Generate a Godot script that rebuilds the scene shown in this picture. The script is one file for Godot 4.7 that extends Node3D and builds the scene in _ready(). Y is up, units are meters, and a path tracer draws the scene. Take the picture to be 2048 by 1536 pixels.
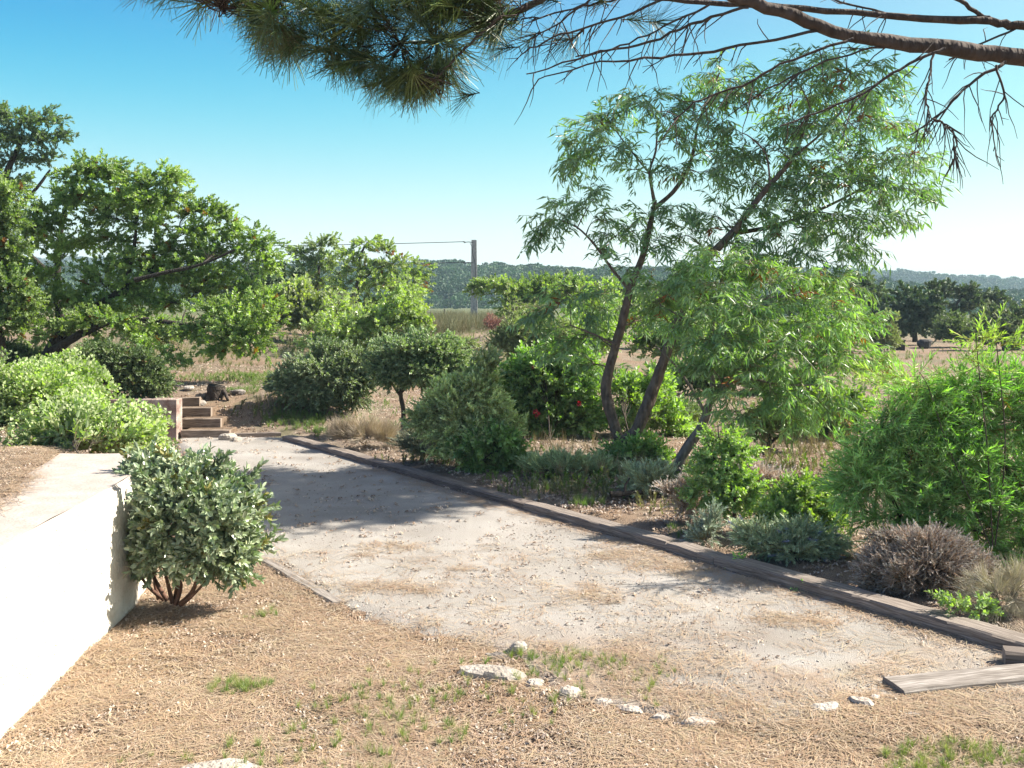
extends Node3D

var rng := RandomNumberGenerator.new()
var relief := FastNoiseLite.new()
var mats := {}
var sprigs := {}

const LEAF := 2.8     # leaves are paler than the swatches below
const BANK := [Vector2(2.5, -2.45), Vector2(7.2, -2.72), Vector2(9.0, -3.1), Vector2(15.7, -5.4), Vector2(30, -9)]
const BEAM := [Vector2(4.3, 4.4), Vector2(6.2, 3.2), Vector2(6.9, 2.85), Vector2(8.65, 1.7), Vector2(9.1, 1.38), Vector2(10.8, 0.11), Vector2(12, -0.72), Vector2(14.2, -2.35), Vector2(16.3, -3.8), Vector2(16.6, -3.9)]
const EDGE := [Vector2(4.9, 1.6), Vector2(5.2, 1.0), Vector2(5.57, 0.2), Vector2(6.3, -0.14), Vector2(6.5, -0.5), Vector2(7.28, -1.36), Vector2(8.38, -2.11), Vector2(9.2, -2.75), Vector2(16, -5.4)]

# ---------------------------------------------------------------- shape of the ground
func table(tab: Array, d: float) -> float:
	if d <= tab[0].x:
		return tab[0].y + (tab[1].y - tab[0].y) * (d - tab[0].x) / (tab[1].x - tab[0].x)
	for k in tab.size() - 1:
		if d <= tab[k + 1].x:
			return lerpf(tab[k].y, tab[k + 1].y, (d - tab[k].x) / (tab[k + 1].x - tab[k].x))
	return tab[-1].y

func ground_base(x: float, z: float) -> float:
	var d := -z
	var bank := table(BANK, d)
	var wid := smoothstep(8.2, 9.5, d)
	var a := bank - 0.12 * (1.0 - wid)
	var b := bank - 0.35 * (1.0 - wid) - 1.4 * wid
	var top := lerpf(0.9, 0.7, smoothstep(11.0, 15.7, d))
	var y := top * smoothstep(0.0, 1.0, (a - x) / (a - b)) * (1.0 - smoothstep(15.75, 15.85, d))
	var back := bank - (0.34 + 0.2 * maxf(0.0, d - 5.9))
	y += 0.07 * smoothstep(0.0, 0.25, back - x) * (1.0 - wid) * (1.0 - smoothstep(8.0, 9.5, d))
	if d > 15.7:
		var t := smoothstep(0.11, 0.24, -x / d)
		var left := smoothstep(0.0, 1.0, (-5.32 - 0.42 * (d - 15.9) - x) / 0.2)
		var ramp := left * smoothstep(15.86, 15.98, d) + (1.0 - left) * smoothstep(16.0, 18.6, d)
		y += (0.62 + 0.4 * smoothstep(16.0, 45.0, d)) * t * ramp
	var edge := table(BEAM, d) + 0.16 if d < 16.3 else -3.9
	var v := smoothstep(0.0, 0.2, x - edge) * 0.06 + 0.1 * smoothstep(0.3, 4.0, x - edge)
	if d > 16.3:
		v = maxf(v, 0.1 * smoothstep(16.2, 18.0, d))
	y += v * (1.0 - smoothstep(0.11, 0.24, -x / d) if d > 15.7 else 1.0)
	if d > 22.0:
		y -= 0.012 * (minf(d, 160.0) - 22.0) * smoothstep(0.02, 0.22, x / d)
	return y

func on_path(x: float, z: float) -> float:      # 1 inside the gravel path, 0 outside
	var d := -z
	return smoothstep(-0.05, 0.25, x - table(EDGE, d)) * smoothstep(-0.05, 0.1, table(BEAM, d) - x) * smoothstep(4.8, 5.3, d) * (1.0 - smoothstep(15.9, 16.1, d))

func ground(x: float, z: float) -> float:
	var far := clampf((-z - 6.0) / 60.0, 0.0, 1.0)
	return ground_base(x, z) + (relief.get_noise_2d(x * 6.0, z * 6.0) * 0.03 - 0.02) * (1.0 - on_path(x, z)) * (1.0 + 3.0 * far) - 0.004

func on_ground(x: float, z: float, up := 0.0) -> Vector3:
	return Vector3(x, ground(x, z) + up, z)

# ---------------------------------------------------------------- mesh building
class Buf:
	var v := PackedVector3Array()
	var n := PackedVector3Array()
	var c := PackedColorArray()
	var u := PackedVector2Array()
	var i := PackedInt32Array()
	var uses_color := false

	func add(p: Vector3, normal: Vector3, col := Color.WHITE, uv := Vector2.ZERO) -> int:
		v.append(p)
		n.append(normal)
		c.append(col)
		u.append(uv)
		return v.size() - 1

	func tri(a: Vector3, b: Vector3, d: Vector3, col := Color.WHITE) -> void:     # counter-clockwise seen from its front
		var normal := (b - a).cross(d - a).normalized()
		var k := add(a, normal, col)
		add(b, normal, col)
		add(d, normal, col)
		i.append_array([k, k + 2, k + 1])

	func quad(a: Vector3, b: Vector3, d: Vector3, e: Vector3, col := Color.WHITE, su := 1.0, sv := 1.0) -> void:
		var normal := (b - a).cross(d - a).normalized()
		var k := add(a, normal, col, Vector2(0, 0))
		add(b, normal, col, Vector2(su, 0))
		add(d, normal, col, Vector2(su, sv))
		add(e, normal, col, Vector2(0, sv))
		i.append_array([k, k + 2, k + 1, k, k + 3, k + 2])

	func tube(pts: Array, r0: float, r1: float, sides := 5, col := Color.WHITE, lump := 0.0) -> void:
		var count := pts.size()
		var first := v.size()
		var side := Vector3.ZERO
		var run := 0.0
		for k in count:
			var dir: Vector3 = (pts[mini(k + 1, count - 1)] - pts[maxi(k - 1, 0)]).normalized()
			if k == 0:
				side = dir.cross(Vector3(0.31, 0.2, 0.93)).normalized()
			else:
				run += pts[k].distance_to(pts[k - 1])
			side = (side - dir * side.dot(dir)).normalized()
			var other := dir.cross(side)
			var r := lerpf(r0, r1, float(k) / maxf(1.0, count - 1.0))
			for s in sides + 1:
				var ang := TAU * s / sides
				var out := side * cos(ang) + other * sin(ang)
				var bump := 1.0 + lump * sin(ang * 3.0 + run * 7.0) * cos(run * 13.0 + ang)
				add(pts[k] + out * r * bump, out, col, Vector2(float(s) / sides, run))
		for k in count - 1:
			for s in sides:
				var a := first + k * (sides + 1) + s
				var d := a + sides + 1
				i.append_array([a, d + 1, a + 1, a, d, d + 1])
		var last := first + (count - 1) * (sides + 1)
		for s in range(1, sides - 1):
			i.append_array([last, last + s + 1, last + s])

	# a folded, bent leaf of four faces
	func leaf(at: Vector3, dir: Vector3, up: Vector3, long: float, wide: float, bend: float, col: Color) -> void:
		var side := dir.cross(up).normalized()
		var nrm := side.cross(dir).normalized()
		var mid := at + dir * long * 0.45 + nrm * bend * long * 0.3
		var tip := at + dir * long * 0.97 - nrm * bend * long * 0.5
		var l := at + dir * long * 0.42 + side * wide * 0.5 + nrm * (wide * 0.18 + bend * long * 0.3)
		var r := at + dir * long * 0.42 - side * wide * 0.5 + nrm * (wide * 0.18 + bend * long * 0.3)
		tri(at, mid, l, col)
		tri(mid, tip, l, col)
		tri(at, r, mid, col)
		tri(mid, r, tip, col)

	# a rounded leaf of eight faces
	func round_leaf(at: Vector3, dir: Vector3, up: Vector3, long: float, wide: float, bend: float, col: Color) -> void:
		var side := dir.cross(up).normalized()
		var nrm := side.cross(dir).normalized()
		var m1 := at + dir * long * 0.3 + nrm * bend * long * 0.22
		var m2 := at + dir * long * 0.7 + nrm * bend * long * 0.1
		var tip := at + dir * long * 0.98 - nrm * bend * long * 0.4
		var lift := nrm * wide * 0.16
		for s in [1.0, -1.0]:
			var e1: Vector3 = m1 + side * wide * 0.46 * s + lift
			var e2: Vector3 = m2 + side * wide * 0.42 * s + lift
			if s > 0:
				tri(at, m1, e1, col)
				tri(m1, m2, e1, col)
				tri(m2, e2, e1, col)
				tri(m2, tip, e2, col)
			else:
				tri(at, e1, m1, col)
				tri(m1, e1, m2, col)
				tri(m2, e1, e2, col)
				tri(m2, e2, tip, col)

	func mesh(m: Material) -> ArrayMesh:
		var a := []
		a.resize(Mesh.ARRAY_MAX)
		a[Mesh.ARRAY_VERTEX] = v
		a[Mesh.ARRAY_NORMAL] = n
		a[Mesh.ARRAY_COLOR] = c
		a[Mesh.ARRAY_TEX_UV] = u
		a[Mesh.ARRAY_INDEX] = i
		var out := ArrayMesh.new()
		out.add_surface_from_arrays(Mesh.PRIMITIVE_TRIANGLES, a)
		out.surface_set_material(0, m)
		return out

func put(called: String, b: Buf, m: Material, parent: Node3D) -> MeshInstance3D:
	var o := MeshInstance3D.new()
	o.name = called
	o.mesh = b.mesh(m)
	parent.add_child(o, true)
	return o

func many(called: String, mesh: Mesh, places: Array, tints: Array, parent: Node3D) -> MultiMeshInstance3D:
	var mm := MultiMesh.new()
	mm.transform_format = MultiMesh.TRANSFORM_3D
	mm.use_colors = true
	mm.mesh = mesh
	mm.instance_count = places.size()
	for k in places.size():
		mm.set_instance_transform(k, places[k])
		mm.set_instance_color(k, tints[k])
	var o := MultiMeshInstance3D.new()
	o.name = called
	o.multimesh = mm
	o.set_meta("kind", "stuff")
	parent.add_child(o, true)
	return o

var taken := {}
func numbered(called: String) -> String:
	taken[called] = taken.get(called, -1) + 1
	return called if taken[called] == 0 else "%s_%03d" % [called, taken[called]]

func thing(called: String, label: String, category: String, at := Vector3.ZERO, group := "") -> Node3D:
	var o := Node3D.new()
	o.name = numbered(called)
	o.position = at
	add_child(o, true)
	tag(o, label, category, group)
	return o

func tag(o: Node3D, label: String, category: String, group := "") -> void:
	o.set_meta("label", label)
	o.set_meta("category", category)
	if group:
		o.set_meta("group", group)

func setting(o: Node3D, label: String, kind := "structure") -> void:
	o.set_meta("kind", kind)
	o.set_meta("label", label)

# ---------------------------------------------------------------- materials
func noise_tex(freq: float, kind: int, octaves: int, lo: Color, hi: Color, size := 512, seed_ := 1, mid := 0.5) -> NoiseTexture2D:
	var f := FastNoiseLite.new()
	f.seed = seed_
	f.noise_type = kind
	f.frequency = freq
	f.fractal_octaves = octaves
	var g := Gradient.new()
	g.offsets = PackedFloat32Array([0.0, mid, 1.0])
	g.colors = PackedColorArray([lo, lo.lerp(hi, 0.5), hi])
	var t := NoiseTexture2D.new()
	t.width = size
	t.height = size
	t.seamless = true
	t.noise = f
	t.color_ramp = g
	return t

func lin(r: float, g: float, b: float) -> Color:
	return Color(r, g, b).linear_to_srgb()

func leafy(called: String, rough: float, back: Color, spec := 0.5) -> StandardMaterial3D:
	if not mats.has(called):
		var m := StandardMaterial3D.new()
		m.resource_name = called
		m.vertex_color_use_as_albedo = true
		m.roughness = rough
		m.metallic_specular = spec
		m.cull_mode = BaseMaterial3D.CULL_DISABLED
		if back.get_luminance() > 0.0:
			m.backlight_enabled = true
			m.backlight = back
		mats[called] = m
	return mats[called]

func bark(called: String, col: Color, bump := 1.2) -> StandardMaterial3D:
	if not mats.has(called):
		var m := StandardMaterial3D.new()
		m.resource_name = called
		m.albedo_color = col
		m.roughness = 0.9
		m.albedo_texture = noise_tex(0.02, FastNoiseLite.TYPE_SIMPLEX_SMOOTH, 5, Color(0.5, 0.48, 0.46), Color(1, 1, 1), 256, 7)
		m.uv1_triplanar = true
		m.uv1_scale = Vector3(2.4, 1.1, 2.4)
		m.heightmap_enabled = true
		m.heightmap_scale = bump
		m.heightmap_texture = noise_tex(0.05, FastNoiseLite.TYPE_CELLULAR, 3, Color.BLACK, Color.WHITE, 256, 8)
		mats[called] = m
	return mats[called]

# ---------------------------------------------------------------- sprigs: small twigs with their leaves
func paler(c: Color) -> Color:
	var grey := c.get_luminance()
	return c.lerp(Color(grey, grey, grey), 0.28) * LEAF

func ball(r := 1.0) -> Vector3:
	var z := rng.randf_range(-1, 1)
	var a := rng.randf() * TAU
	var s := sqrt(1.0 - z * z)
	return Vector3(s * cos(a), z, s * sin(a)) * r

func shade(v: float) -> Color:
	var k := 1.0 + rng.randf_range(-v, v)
	return Color(k * rng.randf_range(0.92, 1.1), k, k * rng.randf_range(0.85, 1.1))

func sprig(kind: String) -> Array:
	if sprigs.has(kind):
		return sprigs[kind]
	var d: Dictionary = {
		"lance": {"n": 8, "hang": true, "stem": 0.28, "l": 0.135, "w": 0.024, "pitch": 0.62, "bend": 0.25, "m": leafy("gum_leaf", 0.34, Color(0.8, 0.95, 0.35))},
		"feather": {"n": 16, "stem": 0.3, "l": 0.1, "w": 0.014, "pitch": 0.7, "bend": 0.2, "m": leafy("narrow_leaf", 0.4, Color(0.75, 1, 0.3))},
		"oak": {"n": 12, "stem": 0.2, "l": 0.075, "w": 0.044, "pitch": 1.0, "bend": 0.15, "m": leafy("oak_leaf", 0.36, Color(0.9, 1, 0.35))},
		"small": {"n": 14, "stem": 0.12, "l": 0.045, "w": 0.022, "pitch": 0.8, "bend": 0.1, "m": leafy("small_leaf", 0.5, Color(0.7, 0.8, 0.3))},
		"oval": {"n": 12, "stem": 0.17, "l": 0.064, "w": 0.034, "pitch": 0.9, "bend": 0.12, "m": leafy("glossy_leaf", 0.3, Color(0.5, 0.6, 0.25), 0.6)},
		"compound": {"n": 12, "stem": 0.18, "l": 0.06, "w": 0.034, "pitch": 1.1, "bend": 0.1, "m": leafy("bright_leaf", 0.45, Color(0.85, 1, 0.3))},
		"umbel": {"n": 7, "stem": 0.2, "l": 0.075, "w": 0.034, "pitch": 1.0, "bend": 0.15, "m": leafy("soft_leaf", 0.5, Color(0.85, 1, 0.4))},
		"rosemary": {"n": 30, "stem": 0.13, "l": 0.03, "w": 0.005, "pitch": 0.75, "bend": 0.0, "m": leafy("needle_leaf", 0.55, Color(0.3, 0.35, 0.2))},
		"dry": {"n": 16, "stem": 0.11, "l": 0.03, "w": 0.004, "pitch": 0.5, "bend": 0.0, "m": leafy("dry_leaf", 0.8, Color(0.3, 0.28, 0.25))},
		"wisp": {"n": 14, "stem": 0.06, "l": 0.24, "w": 0.004, "pitch": 0.28, "bend": 0.15, "m": leafy("dry_blade", 0.7, Color(0.6, 0.6, 0.4))},
		"blade": {"n": 24, "stem": 0.03, "l": 0.16, "w": 0.0045, "pitch": 0.5, "bend": 0.35, "m": leafy("grass_blade", 0.5, Color(0.8, 0.95, 0.35))},
		"far": {"n": 26, "stem": 0.5, "l": 0.22, "w": 0.13, "pitch": 1.1, "bend": 0.1, "m": leafy("far_leaf", 0.6, Color(0.55, 0.65, 0.25))},
		"pine": {"n": 64, "stem": 0.09, "l": 0.14, "w": 0.0033, "pitch": 0.95, "bend": 0.12, "m": leafy("pine_needle", 0.45, Color(0.45, 0.6, 0.2))},
	}[kind]
	rng.seed = hash(kind)
	var made := []
	for variant in 3:
		var b := Buf.new()
		var n: int = d.n
		var stem: float = d.stem
		var lean := Vector3(rng.randf_range(-0.25, 0.25), 0, rng.randf_range(-0.25, 0.25))
		var at := func(t: float) -> Vector3: return Vector3(0, stem * t, 0) + lean * stem * t * t
		if kind != "blade" and kind != "wisp":
			b.tube([at.call(0.0), at.call(0.5), at.call(1.0)], 0.004 if kind != "far" else 0.012, 0.0015, 3, Color(0.8, 0.55, 0.35))
		for k in n:
			var t := pow((k + 0.6) / n, 0.8)
			if kind == "pine":
				t = rng.randf_range(0.2, 1.0)
			var az := k * 2.4 + rng.randf_range(-0.5, 0.5)
			var pitch: float = d.pitch * rng.randf_range(0.6, 1.3) * (1.15 - 0.55 * t if kind != "pine" else 1.0)
			var out := Vector3(cos(az), 0, sin(az))
			var dir := (Vector3.UP * cos(pitch) + out * sin(pitch)).normalized()
			var up := (Vector3.UP - dir * dir.y).normalized() if absf(dir.y) < 0.98 else out
			up = (up + ball(0.5)).normalized()
			if d.has("hang"):
				dir = (Vector3(rng.randf_range(-0.6, 0.6), rng.randf_range(-0.1, 0.8), -rng.randf_range(0.1, 1.0)) + ball(0.3)).normalized()
				up = dir.cross(ball()).normalized()
			var long: float = d.l * rng.randf_range(0.7, 1.2)
			if kind == "pine" or kind == "rosemary" or kind == "dry":
				var s: Vector3 = dir.cross(up).normalized() * d.w * 0.5
				var p: Vector3 = at.call(t)
				var drop := Vector3(0, 0, 0) if kind != "pine" else out * 0.1 * long
				b.quad(p - s, p + s, p + s * 0.6 + dir * long + drop, p - s * 0.6 + dir * long + drop, shade(0.3))
			else:
				if kind in ["oval", "oak", "umbel", "compound", "far"]:
					b.round_leaf(at.call(t), dir, up, long, d.w * rng.randf_range(0.8, 1.15), d.bend * rng.randf_range(-0.4, 1.3), shade(0.22))
				else:
					b.leaf(at.call(t), dir, up, long, d.w * rng.randf_range(0.8, 1.15), d.bend * rng.randf_range(-0.4, 1.3), shade(0.22))
		if kind == "umbel":
			for k in 24:
				var p: Vector3 = at.call(1.15) + Vector3(rng.randf_range(-0.065, 0.065), rng.randf_range(0.02, 0.07), rng.randf_range(-0.065, 0.065))
				b.leaf(p, (Vector3.UP + ball(0.9)).normalized(), ball(), 0.032, 0.03, 0.1, Color(2.1, 1.6, 1.0) * rng.randf_range(0.8, 1.2))
		made.append(b.mesh(d.m))
	sprigs[kind] = made
	return made

# ---------------------------------------------------------------- plants
func smooth_line(pts: Array, steps := 4) -> Array:
	var out := []
	for k in pts.size() - 1:
		var a: Vector3 = pts[maxi(k - 1, 0)]
		var b: Vector3 = pts[k]
		var c: Vector3 = pts[k + 1]
		var e: Vector3 = pts[mini(k + 2, pts.size() - 1)]
		for s in steps:
			out.append(b.cubic_interpolate(c, a, e, float(s) / steps))
	out.append(pts[-1])
	return out

func along(pts: Array, t: float) -> Vector3:
	var f := clampf(t, 0.0, 0.999) * (pts.size() - 1)
	return pts[int(f)].lerp(pts[int(f) + 1], f - int(f))

# limbs: [[points in the world], first radius, last radius]; clumps: [x, y, z, half width, half height] in the world.
func plant(called: String, label: String, category: String, group: String, base: Vector3, limbs: Array, clumps: Array, o: Dictionary) -> Node3D:
	rng.seed = hash(label)
	base.y = ground(base.x, base.z) if not o.has("floating") else base.y
	var root := thing(called, label, category, base, group)
	var wood := Buf.new()
	var fine := Buf.new()
	var skel := []
	for limb in limbs:
		var line := smooth_line(limb[0])
		var local := []
		for k in line.size():
			local.append(line[k] - base)
			skel.append([line[k] - base, lerpf(limb[1], limb[2], float(k) / (line.size() - 1)), float(k) / (line.size() - 1)])
		wood.tube(local, limb[1], limb[2], 9 if limb[1] > 0.03 else 6, Color.WHITE, o.get("lump", 0.12))
	var r0: float = o.get("stem", 0.012)
	if skel.is_empty():
		for k in 5:
			skel.append([ball(0.06) * Vector3(1, 0, 1), r0, 0.0])
	var extra := []
	for c in clumps:
		if rng.randf() < 0.45:
			var off := ball()
			off.y = absf(off.y)
			var k := rng.randf_range(0.25, 0.42)
			extra.append([c[0] + off.x * c[3] * 0.95, c[1] + off.y * c[4] * 1.0, c[2] + off.z * c[3] * 0.7, c[3] * k, c[4] * k])
	clumps = clumps + extra
	var total := 0.0
	for c in clumps:
		total += c[3] * c[4]
	var kinds := sprig(o.sprig)
	rng.seed = hash(label) + 1
	var places := [[], [], []]
	var tints := [[], [], []]
	var size: float = o.get("size", 1.0)
	var droop: Vector3 = Vector3(0, o.get("droop", 0.3), 0)
	var tint: Color = paler(o.tint)
	var tint2: Color = paler(o.get("tint2", o.tint))
	var per: int = o.get("per", 5)
	var shell: float = o.get("shell", 0.45)
	for c in clumps:
		var mid := Vector3(c[0], c[1], c[2]) - base
		var half := Vector3(c[3], c[4], o.get("deep", 0.5) * (c[3] + c[4])) * 0.92 * float(o.get("spread", 1.0))
		var best: Array = skel[0]
		var least := 1e9
		for s in skel:
			var p: Vector3 = s[0]
			var cost := p.distance_to(mid) + 1.3 * maxf(0.0, p.y - mid.y) + (0.25 if s[2] < 0.3 and limbs.size() > 0 else 0.0)
			if cost < least:
				least = cost
				best = s
		var from: Vector3 = best[0] if limbs.size() > 0 else skel[rng.randi() % skel.size()][0]
		var long := from.distance_to(mid)
		var bend := Vector3(0, 0.12, 0) * long + ball(0.1) * long
		var branch := []
		for k in 7:
			var t := k / 6.0
			branch.append(from.lerp(mid, t) + bend * 4.0 * t * (1.0 - t) * (0.6 + 0.4 * t) + ball(0.02) * long * t)
		var rb := minf(best[1] * 0.7, 0.006 + 0.011 * long)
		(wood if rb > 0.012 else fine).tube(branch, rb, rb * 0.35, 5)
		skel.append([branch[3], rb * 0.7, 0.6])
		skel.append([branch[5], rb * 0.5, 0.8])
		var want: float = o.n * c[3] * c[4] / total * (1.6 if o.sprig in ["small", "rosemary", "dry"] else 1.0)
		if o.has("heavy") and c[0] > o.heavy:
			want *= 1.2
		var hue := rng.randf()
		var tone := rng.randf_range(0.85, 1.15)
		for k in int(ceil(want / per)):
			var p0 := along(branch, rng.randf_range(o.get("low", 0.3), 1.0))
			var goal := mid + ball(pow(rng.randf(), shell)) * half
			goal.y = maxf(goal.y, 0.02)
			var span := p0.distance_to(goal)
			var twig := []
			var arch := Vector3(0, 0.12, 0) * span + ball(0.08) * span
			for j in 4:
				var t := j / 3.0
				twig.append(p0.lerp(goal, t) + arch * 4.0 * t * (1.0 - t))
			fine.tube(twig, minf(rb * 0.5, 0.002 + 0.005 * span), 0.0015, 3)
			for j in per:
				var t := 1.0 - 0.65 * pow(rng.randf(), 1.3) if j > 0 else 1.0
				var at := along(twig, t)
				var dir: Vector3 = (twig[3] - twig[1]).normalized()
				dir = (dir + ball(0.75) + droop).normalized()
				var side := dir.cross(ball()).normalized()
				if o.sprig == "lance":
					dir = (dir * Vector3(1, 0.55, 1) + ball(0.25)).normalized()
					side = dir.cross((Vector3.UP + ball(0.25)).normalized()).normalized()
				var s := size * rng.randf_range(0.6, 1.35)
				var which := rng.randi() % 3
				places[which].append(Transform3D(Basis(side, dir, side.cross(dir)) * s, at))
				var q := clampf(hue * 0.5 + rng.randf() * 0.7 - 0.1, 0.0, 1.0)
				var col := tint.lerp(tint2, q) * rng.randf_range(0.75, 1.25) * tone
				if o.has("odd") and rng.randf() < o.odd_share:
					col = o.odd
				tints[which].append(col)
	var bk: Material = o.get("bark", bark("grey_brown_bark", lin(0.12, 0.095, 0.075)))
	if wood.v.size():
		put("trunk" if limbs.size() else "stems", wood, bk, root)
	if fine.v.size():
		put("branches", fine, bk, root).set_meta("kind", "stuff")
	for k in 3:
		if places[k].size():
			many("foliage", kinds[k], places[k], tints[k], root)
	return root

func scatter(called: String, label: String, kind: String, spots: Array, o: Dictionary) -> void:
	rng.seed = hash(label)
	var kinds := sprig(kind)
	rng.seed = hash(label) + 1
	var root := Node3D.new()
	root.name = numbered(called)
	add_child(root, true)
	setting(root, label, "stuff")
	var places := [[], [], []]
	var tints := [[], [], []]
	for s in spots:      # [x, z, half width, half depth, count]
		for k in int(s[4]):
			var a := rng.randf() * TAU
			var q := pow(rng.randf(), 0.6)
			var x: float = s[0] + cos(a) * q * s[2]
			var z: float = s[1] + sin(a) * q * s[3]
			var dir := (Vector3.UP + ball(0.35)).normalized()
			var side := dir.cross(ball()).normalized()
			var w := rng.randi() % 3
			places[w].append(Transform3D(Basis(side, dir, side.cross(dir)) * (o.size * rng.randf_range(0.6, 1.3)), on_ground(x, z, -0.01)))
			tints[w].append(o.tint.lerp(o.get("tint2", o.tint), rng.randf()) * rng.randf_range(0.8, 1.2))
	for k in 3:
		if places[k].size():
			many(called, kinds[k], places[k], tints[k], root)

# ---------------------------------------------------------------- stones and timbers
func stone_shape(size: Vector3, seed_: int) -> Buf:
	var r := RandomNumberGenerator.new()
	r.seed = seed_
	var cuts := []
	for k in 9:
		var z := r.randf_range(-0.6, 1.0)
		var a := r.randf() * TAU
		cuts.append([Vector3(sqrt(maxf(0, 1 - z * z)) * cos(a), z, sqrt(maxf(0, 1 - z * z)) * sin(a)).normalized(), r.randf_range(0.6, 0.9)])
	cuts.append([Vector3.UP, 0.62])
	var f := FastNoiseLite.new()
	f.seed = seed_
	f.frequency = 1.4
	var at := func(lat: int, lon: int) -> Vector3:
		var p := Vector3(sin(PI * lat / 8) * cos(TAU * lon / 14), cos(PI * lat / 8), sin(PI * lat / 8) * sin(TAU * lon / 14))
		var q := 1.0
		for c in cuts:
			var dot: float = p.dot(c[0])
			if dot > 0.01:
				q = minf(q, c[1] / dot)
		return p * q * (1.0 + 0.12 * f.get_noise_3dv(p * 2.0)) * size * 0.5
	var b := Buf.new()
	for lat in 8:
		for lon in 14:
			if lat == 0:
				b.tri(at.call(0, 0), at.call(1, lon + 1), at.call(1, lon))
			elif lat == 7:
				b.tri(at.call(7, lon), at.call(7, lon + 1), at.call(8, 0))
			else:
				b.quad(at.call(lat, lon), at.call(lat, lon + 1), at.call(lat + 1, lon + 1), at.call(lat + 1, lon))
	return b

func stone(label: String, group: String, at: Vector3, size: Vector3, turn: float, m: Material, sink := 0.42) -> void:
	var o := MeshInstance3D.new()
	o.name = numbered("stone")
	o.mesh = stone_shape(size, hash(label)).mesh(m)
	add_child(o, true)
	o.position = on_ground(at.x, at.z, size.y * (0.5 - sink))
	o.rotation.y = turn
	tag(o, label, "stone", group)

# a weathered timber: from a to b along its left lower edge, its width to the right of that line
func timber(a: Vector3, b: Vector3, wide: float, high: float, seed_: int, wob := 0.006) -> Buf:
	var r := RandomNumberGenerator.new()
	r.seed = seed_
	var f := FastNoiseLite.new()
	f.seed = seed_
	f.frequency = 2.2
	var dir := (b - a).normalized()
	var side := Vector3.UP.cross(dir).normalized()
	var out := Buf.new()
	var e := 0.012
	var shape := [Vector2(0, -0.03), Vector2(0, high - e), Vector2(e, high), Vector2(wide * 0.5, high + 0.002), Vector2(wide - e, high), Vector2(wide, high - e), Vector2(wide, -0.03)]
	var steps := maxi(3, int(a.distance_to(b) / 0.14))
	var rows := []
	for k in steps + 1:
		var t := float(k) / steps
		var row := []
		for q in shape.size():
			var s: Vector2 = shape[q]
			var inset := 0.008 * r.randf() if k == 0 or k == steps else 0.0
			var w := Vector3(0, f.get_noise_2d(t * 6.0, q * 3.0), 0) * wob + side * f.get_noise_2d(t * 6.0 + 50.0, q * 3.0) * wob * 1.5
			row.append(a.lerp(b, t) + side * s.x + Vector3(0, s.y - inset * (1 if s.y > 0 else 0), 0) + w)
		rows.append(row)
	var length := a.distance_to(b)
	for k in steps:
		for q in shape.size() - 1:
			var v0 := q * 0.17
			var n0 := out.v.size()
			out.quad(rows[k][q], rows[k + 1][q], rows[k + 1][q + 1], rows[k][q + 1])
			var u0 := length * k / steps
			var u1 := length * (k + 1) / steps
			out.u[n0] = Vector2(u0, v0)
			out.u[n0 + 1] = Vector2(u1, v0)
			out.u[n0 + 2] = Vector2(u1, v0 + 0.17)
			out.u[n0 + 3] = Vector2(u0, v0 + 0.17)
	for q in range(1, shape.size() - 1):
		out.tri(rows[0][0], rows[0][q], rows[0][q + 1])
		out.tri(rows[steps][0], rows[steps][q + 1], rows[steps][q])
	return out

func sleeper(label: String, a: Vector3, b: Vector3, wide: float, high: float, m: Material, called := "railway_sleeper", group := "sleepers edging the path") -> void:
	var o := MeshInstance3D.new()
	o.name = numbered(called)
	var mid := (a + b) * 0.5
	o.mesh = timber(a - mid, b - mid, wide, high, hash(label)).mesh(m)
	add_child(o, true)
	o.position = mid
	tag(o, label, "sleeper" if called == "railway_sleeper" else "plank", group)

func wood_mat(called: String, col: Color, seed_: int) -> StandardMaterial3D:
	var m := StandardMaterial3D.new()
	m.resource_name = called
	m.albedo_color = col
	m.roughness = 0.85
	m.albedo_texture = noise_tex(0.03, FastNoiseLite.TYPE_SIMPLEX_SMOOTH, 4, Color(0.55, 0.52, 0.5), Color(1, 1, 1), 512, seed_)
	m.uv1_scale = Vector3(0.35, 4.0, 1)
	m.heightmap_enabled = true
	m.heightmap_scale = 0.5
	m.heightmap_texture = m.albedo_texture
	m.detail_enabled = true
	m.detail_blend_mode = BaseMaterial3D.BLEND_MODE_MUL
	m.detail_albedo = noise_tex(0.012, FastNoiseLite.TYPE_SIMPLEX, 3, Color(0.7, 0.68, 0.66), Color(1, 1, 1), 256, seed_ + 3)
	return m

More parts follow.
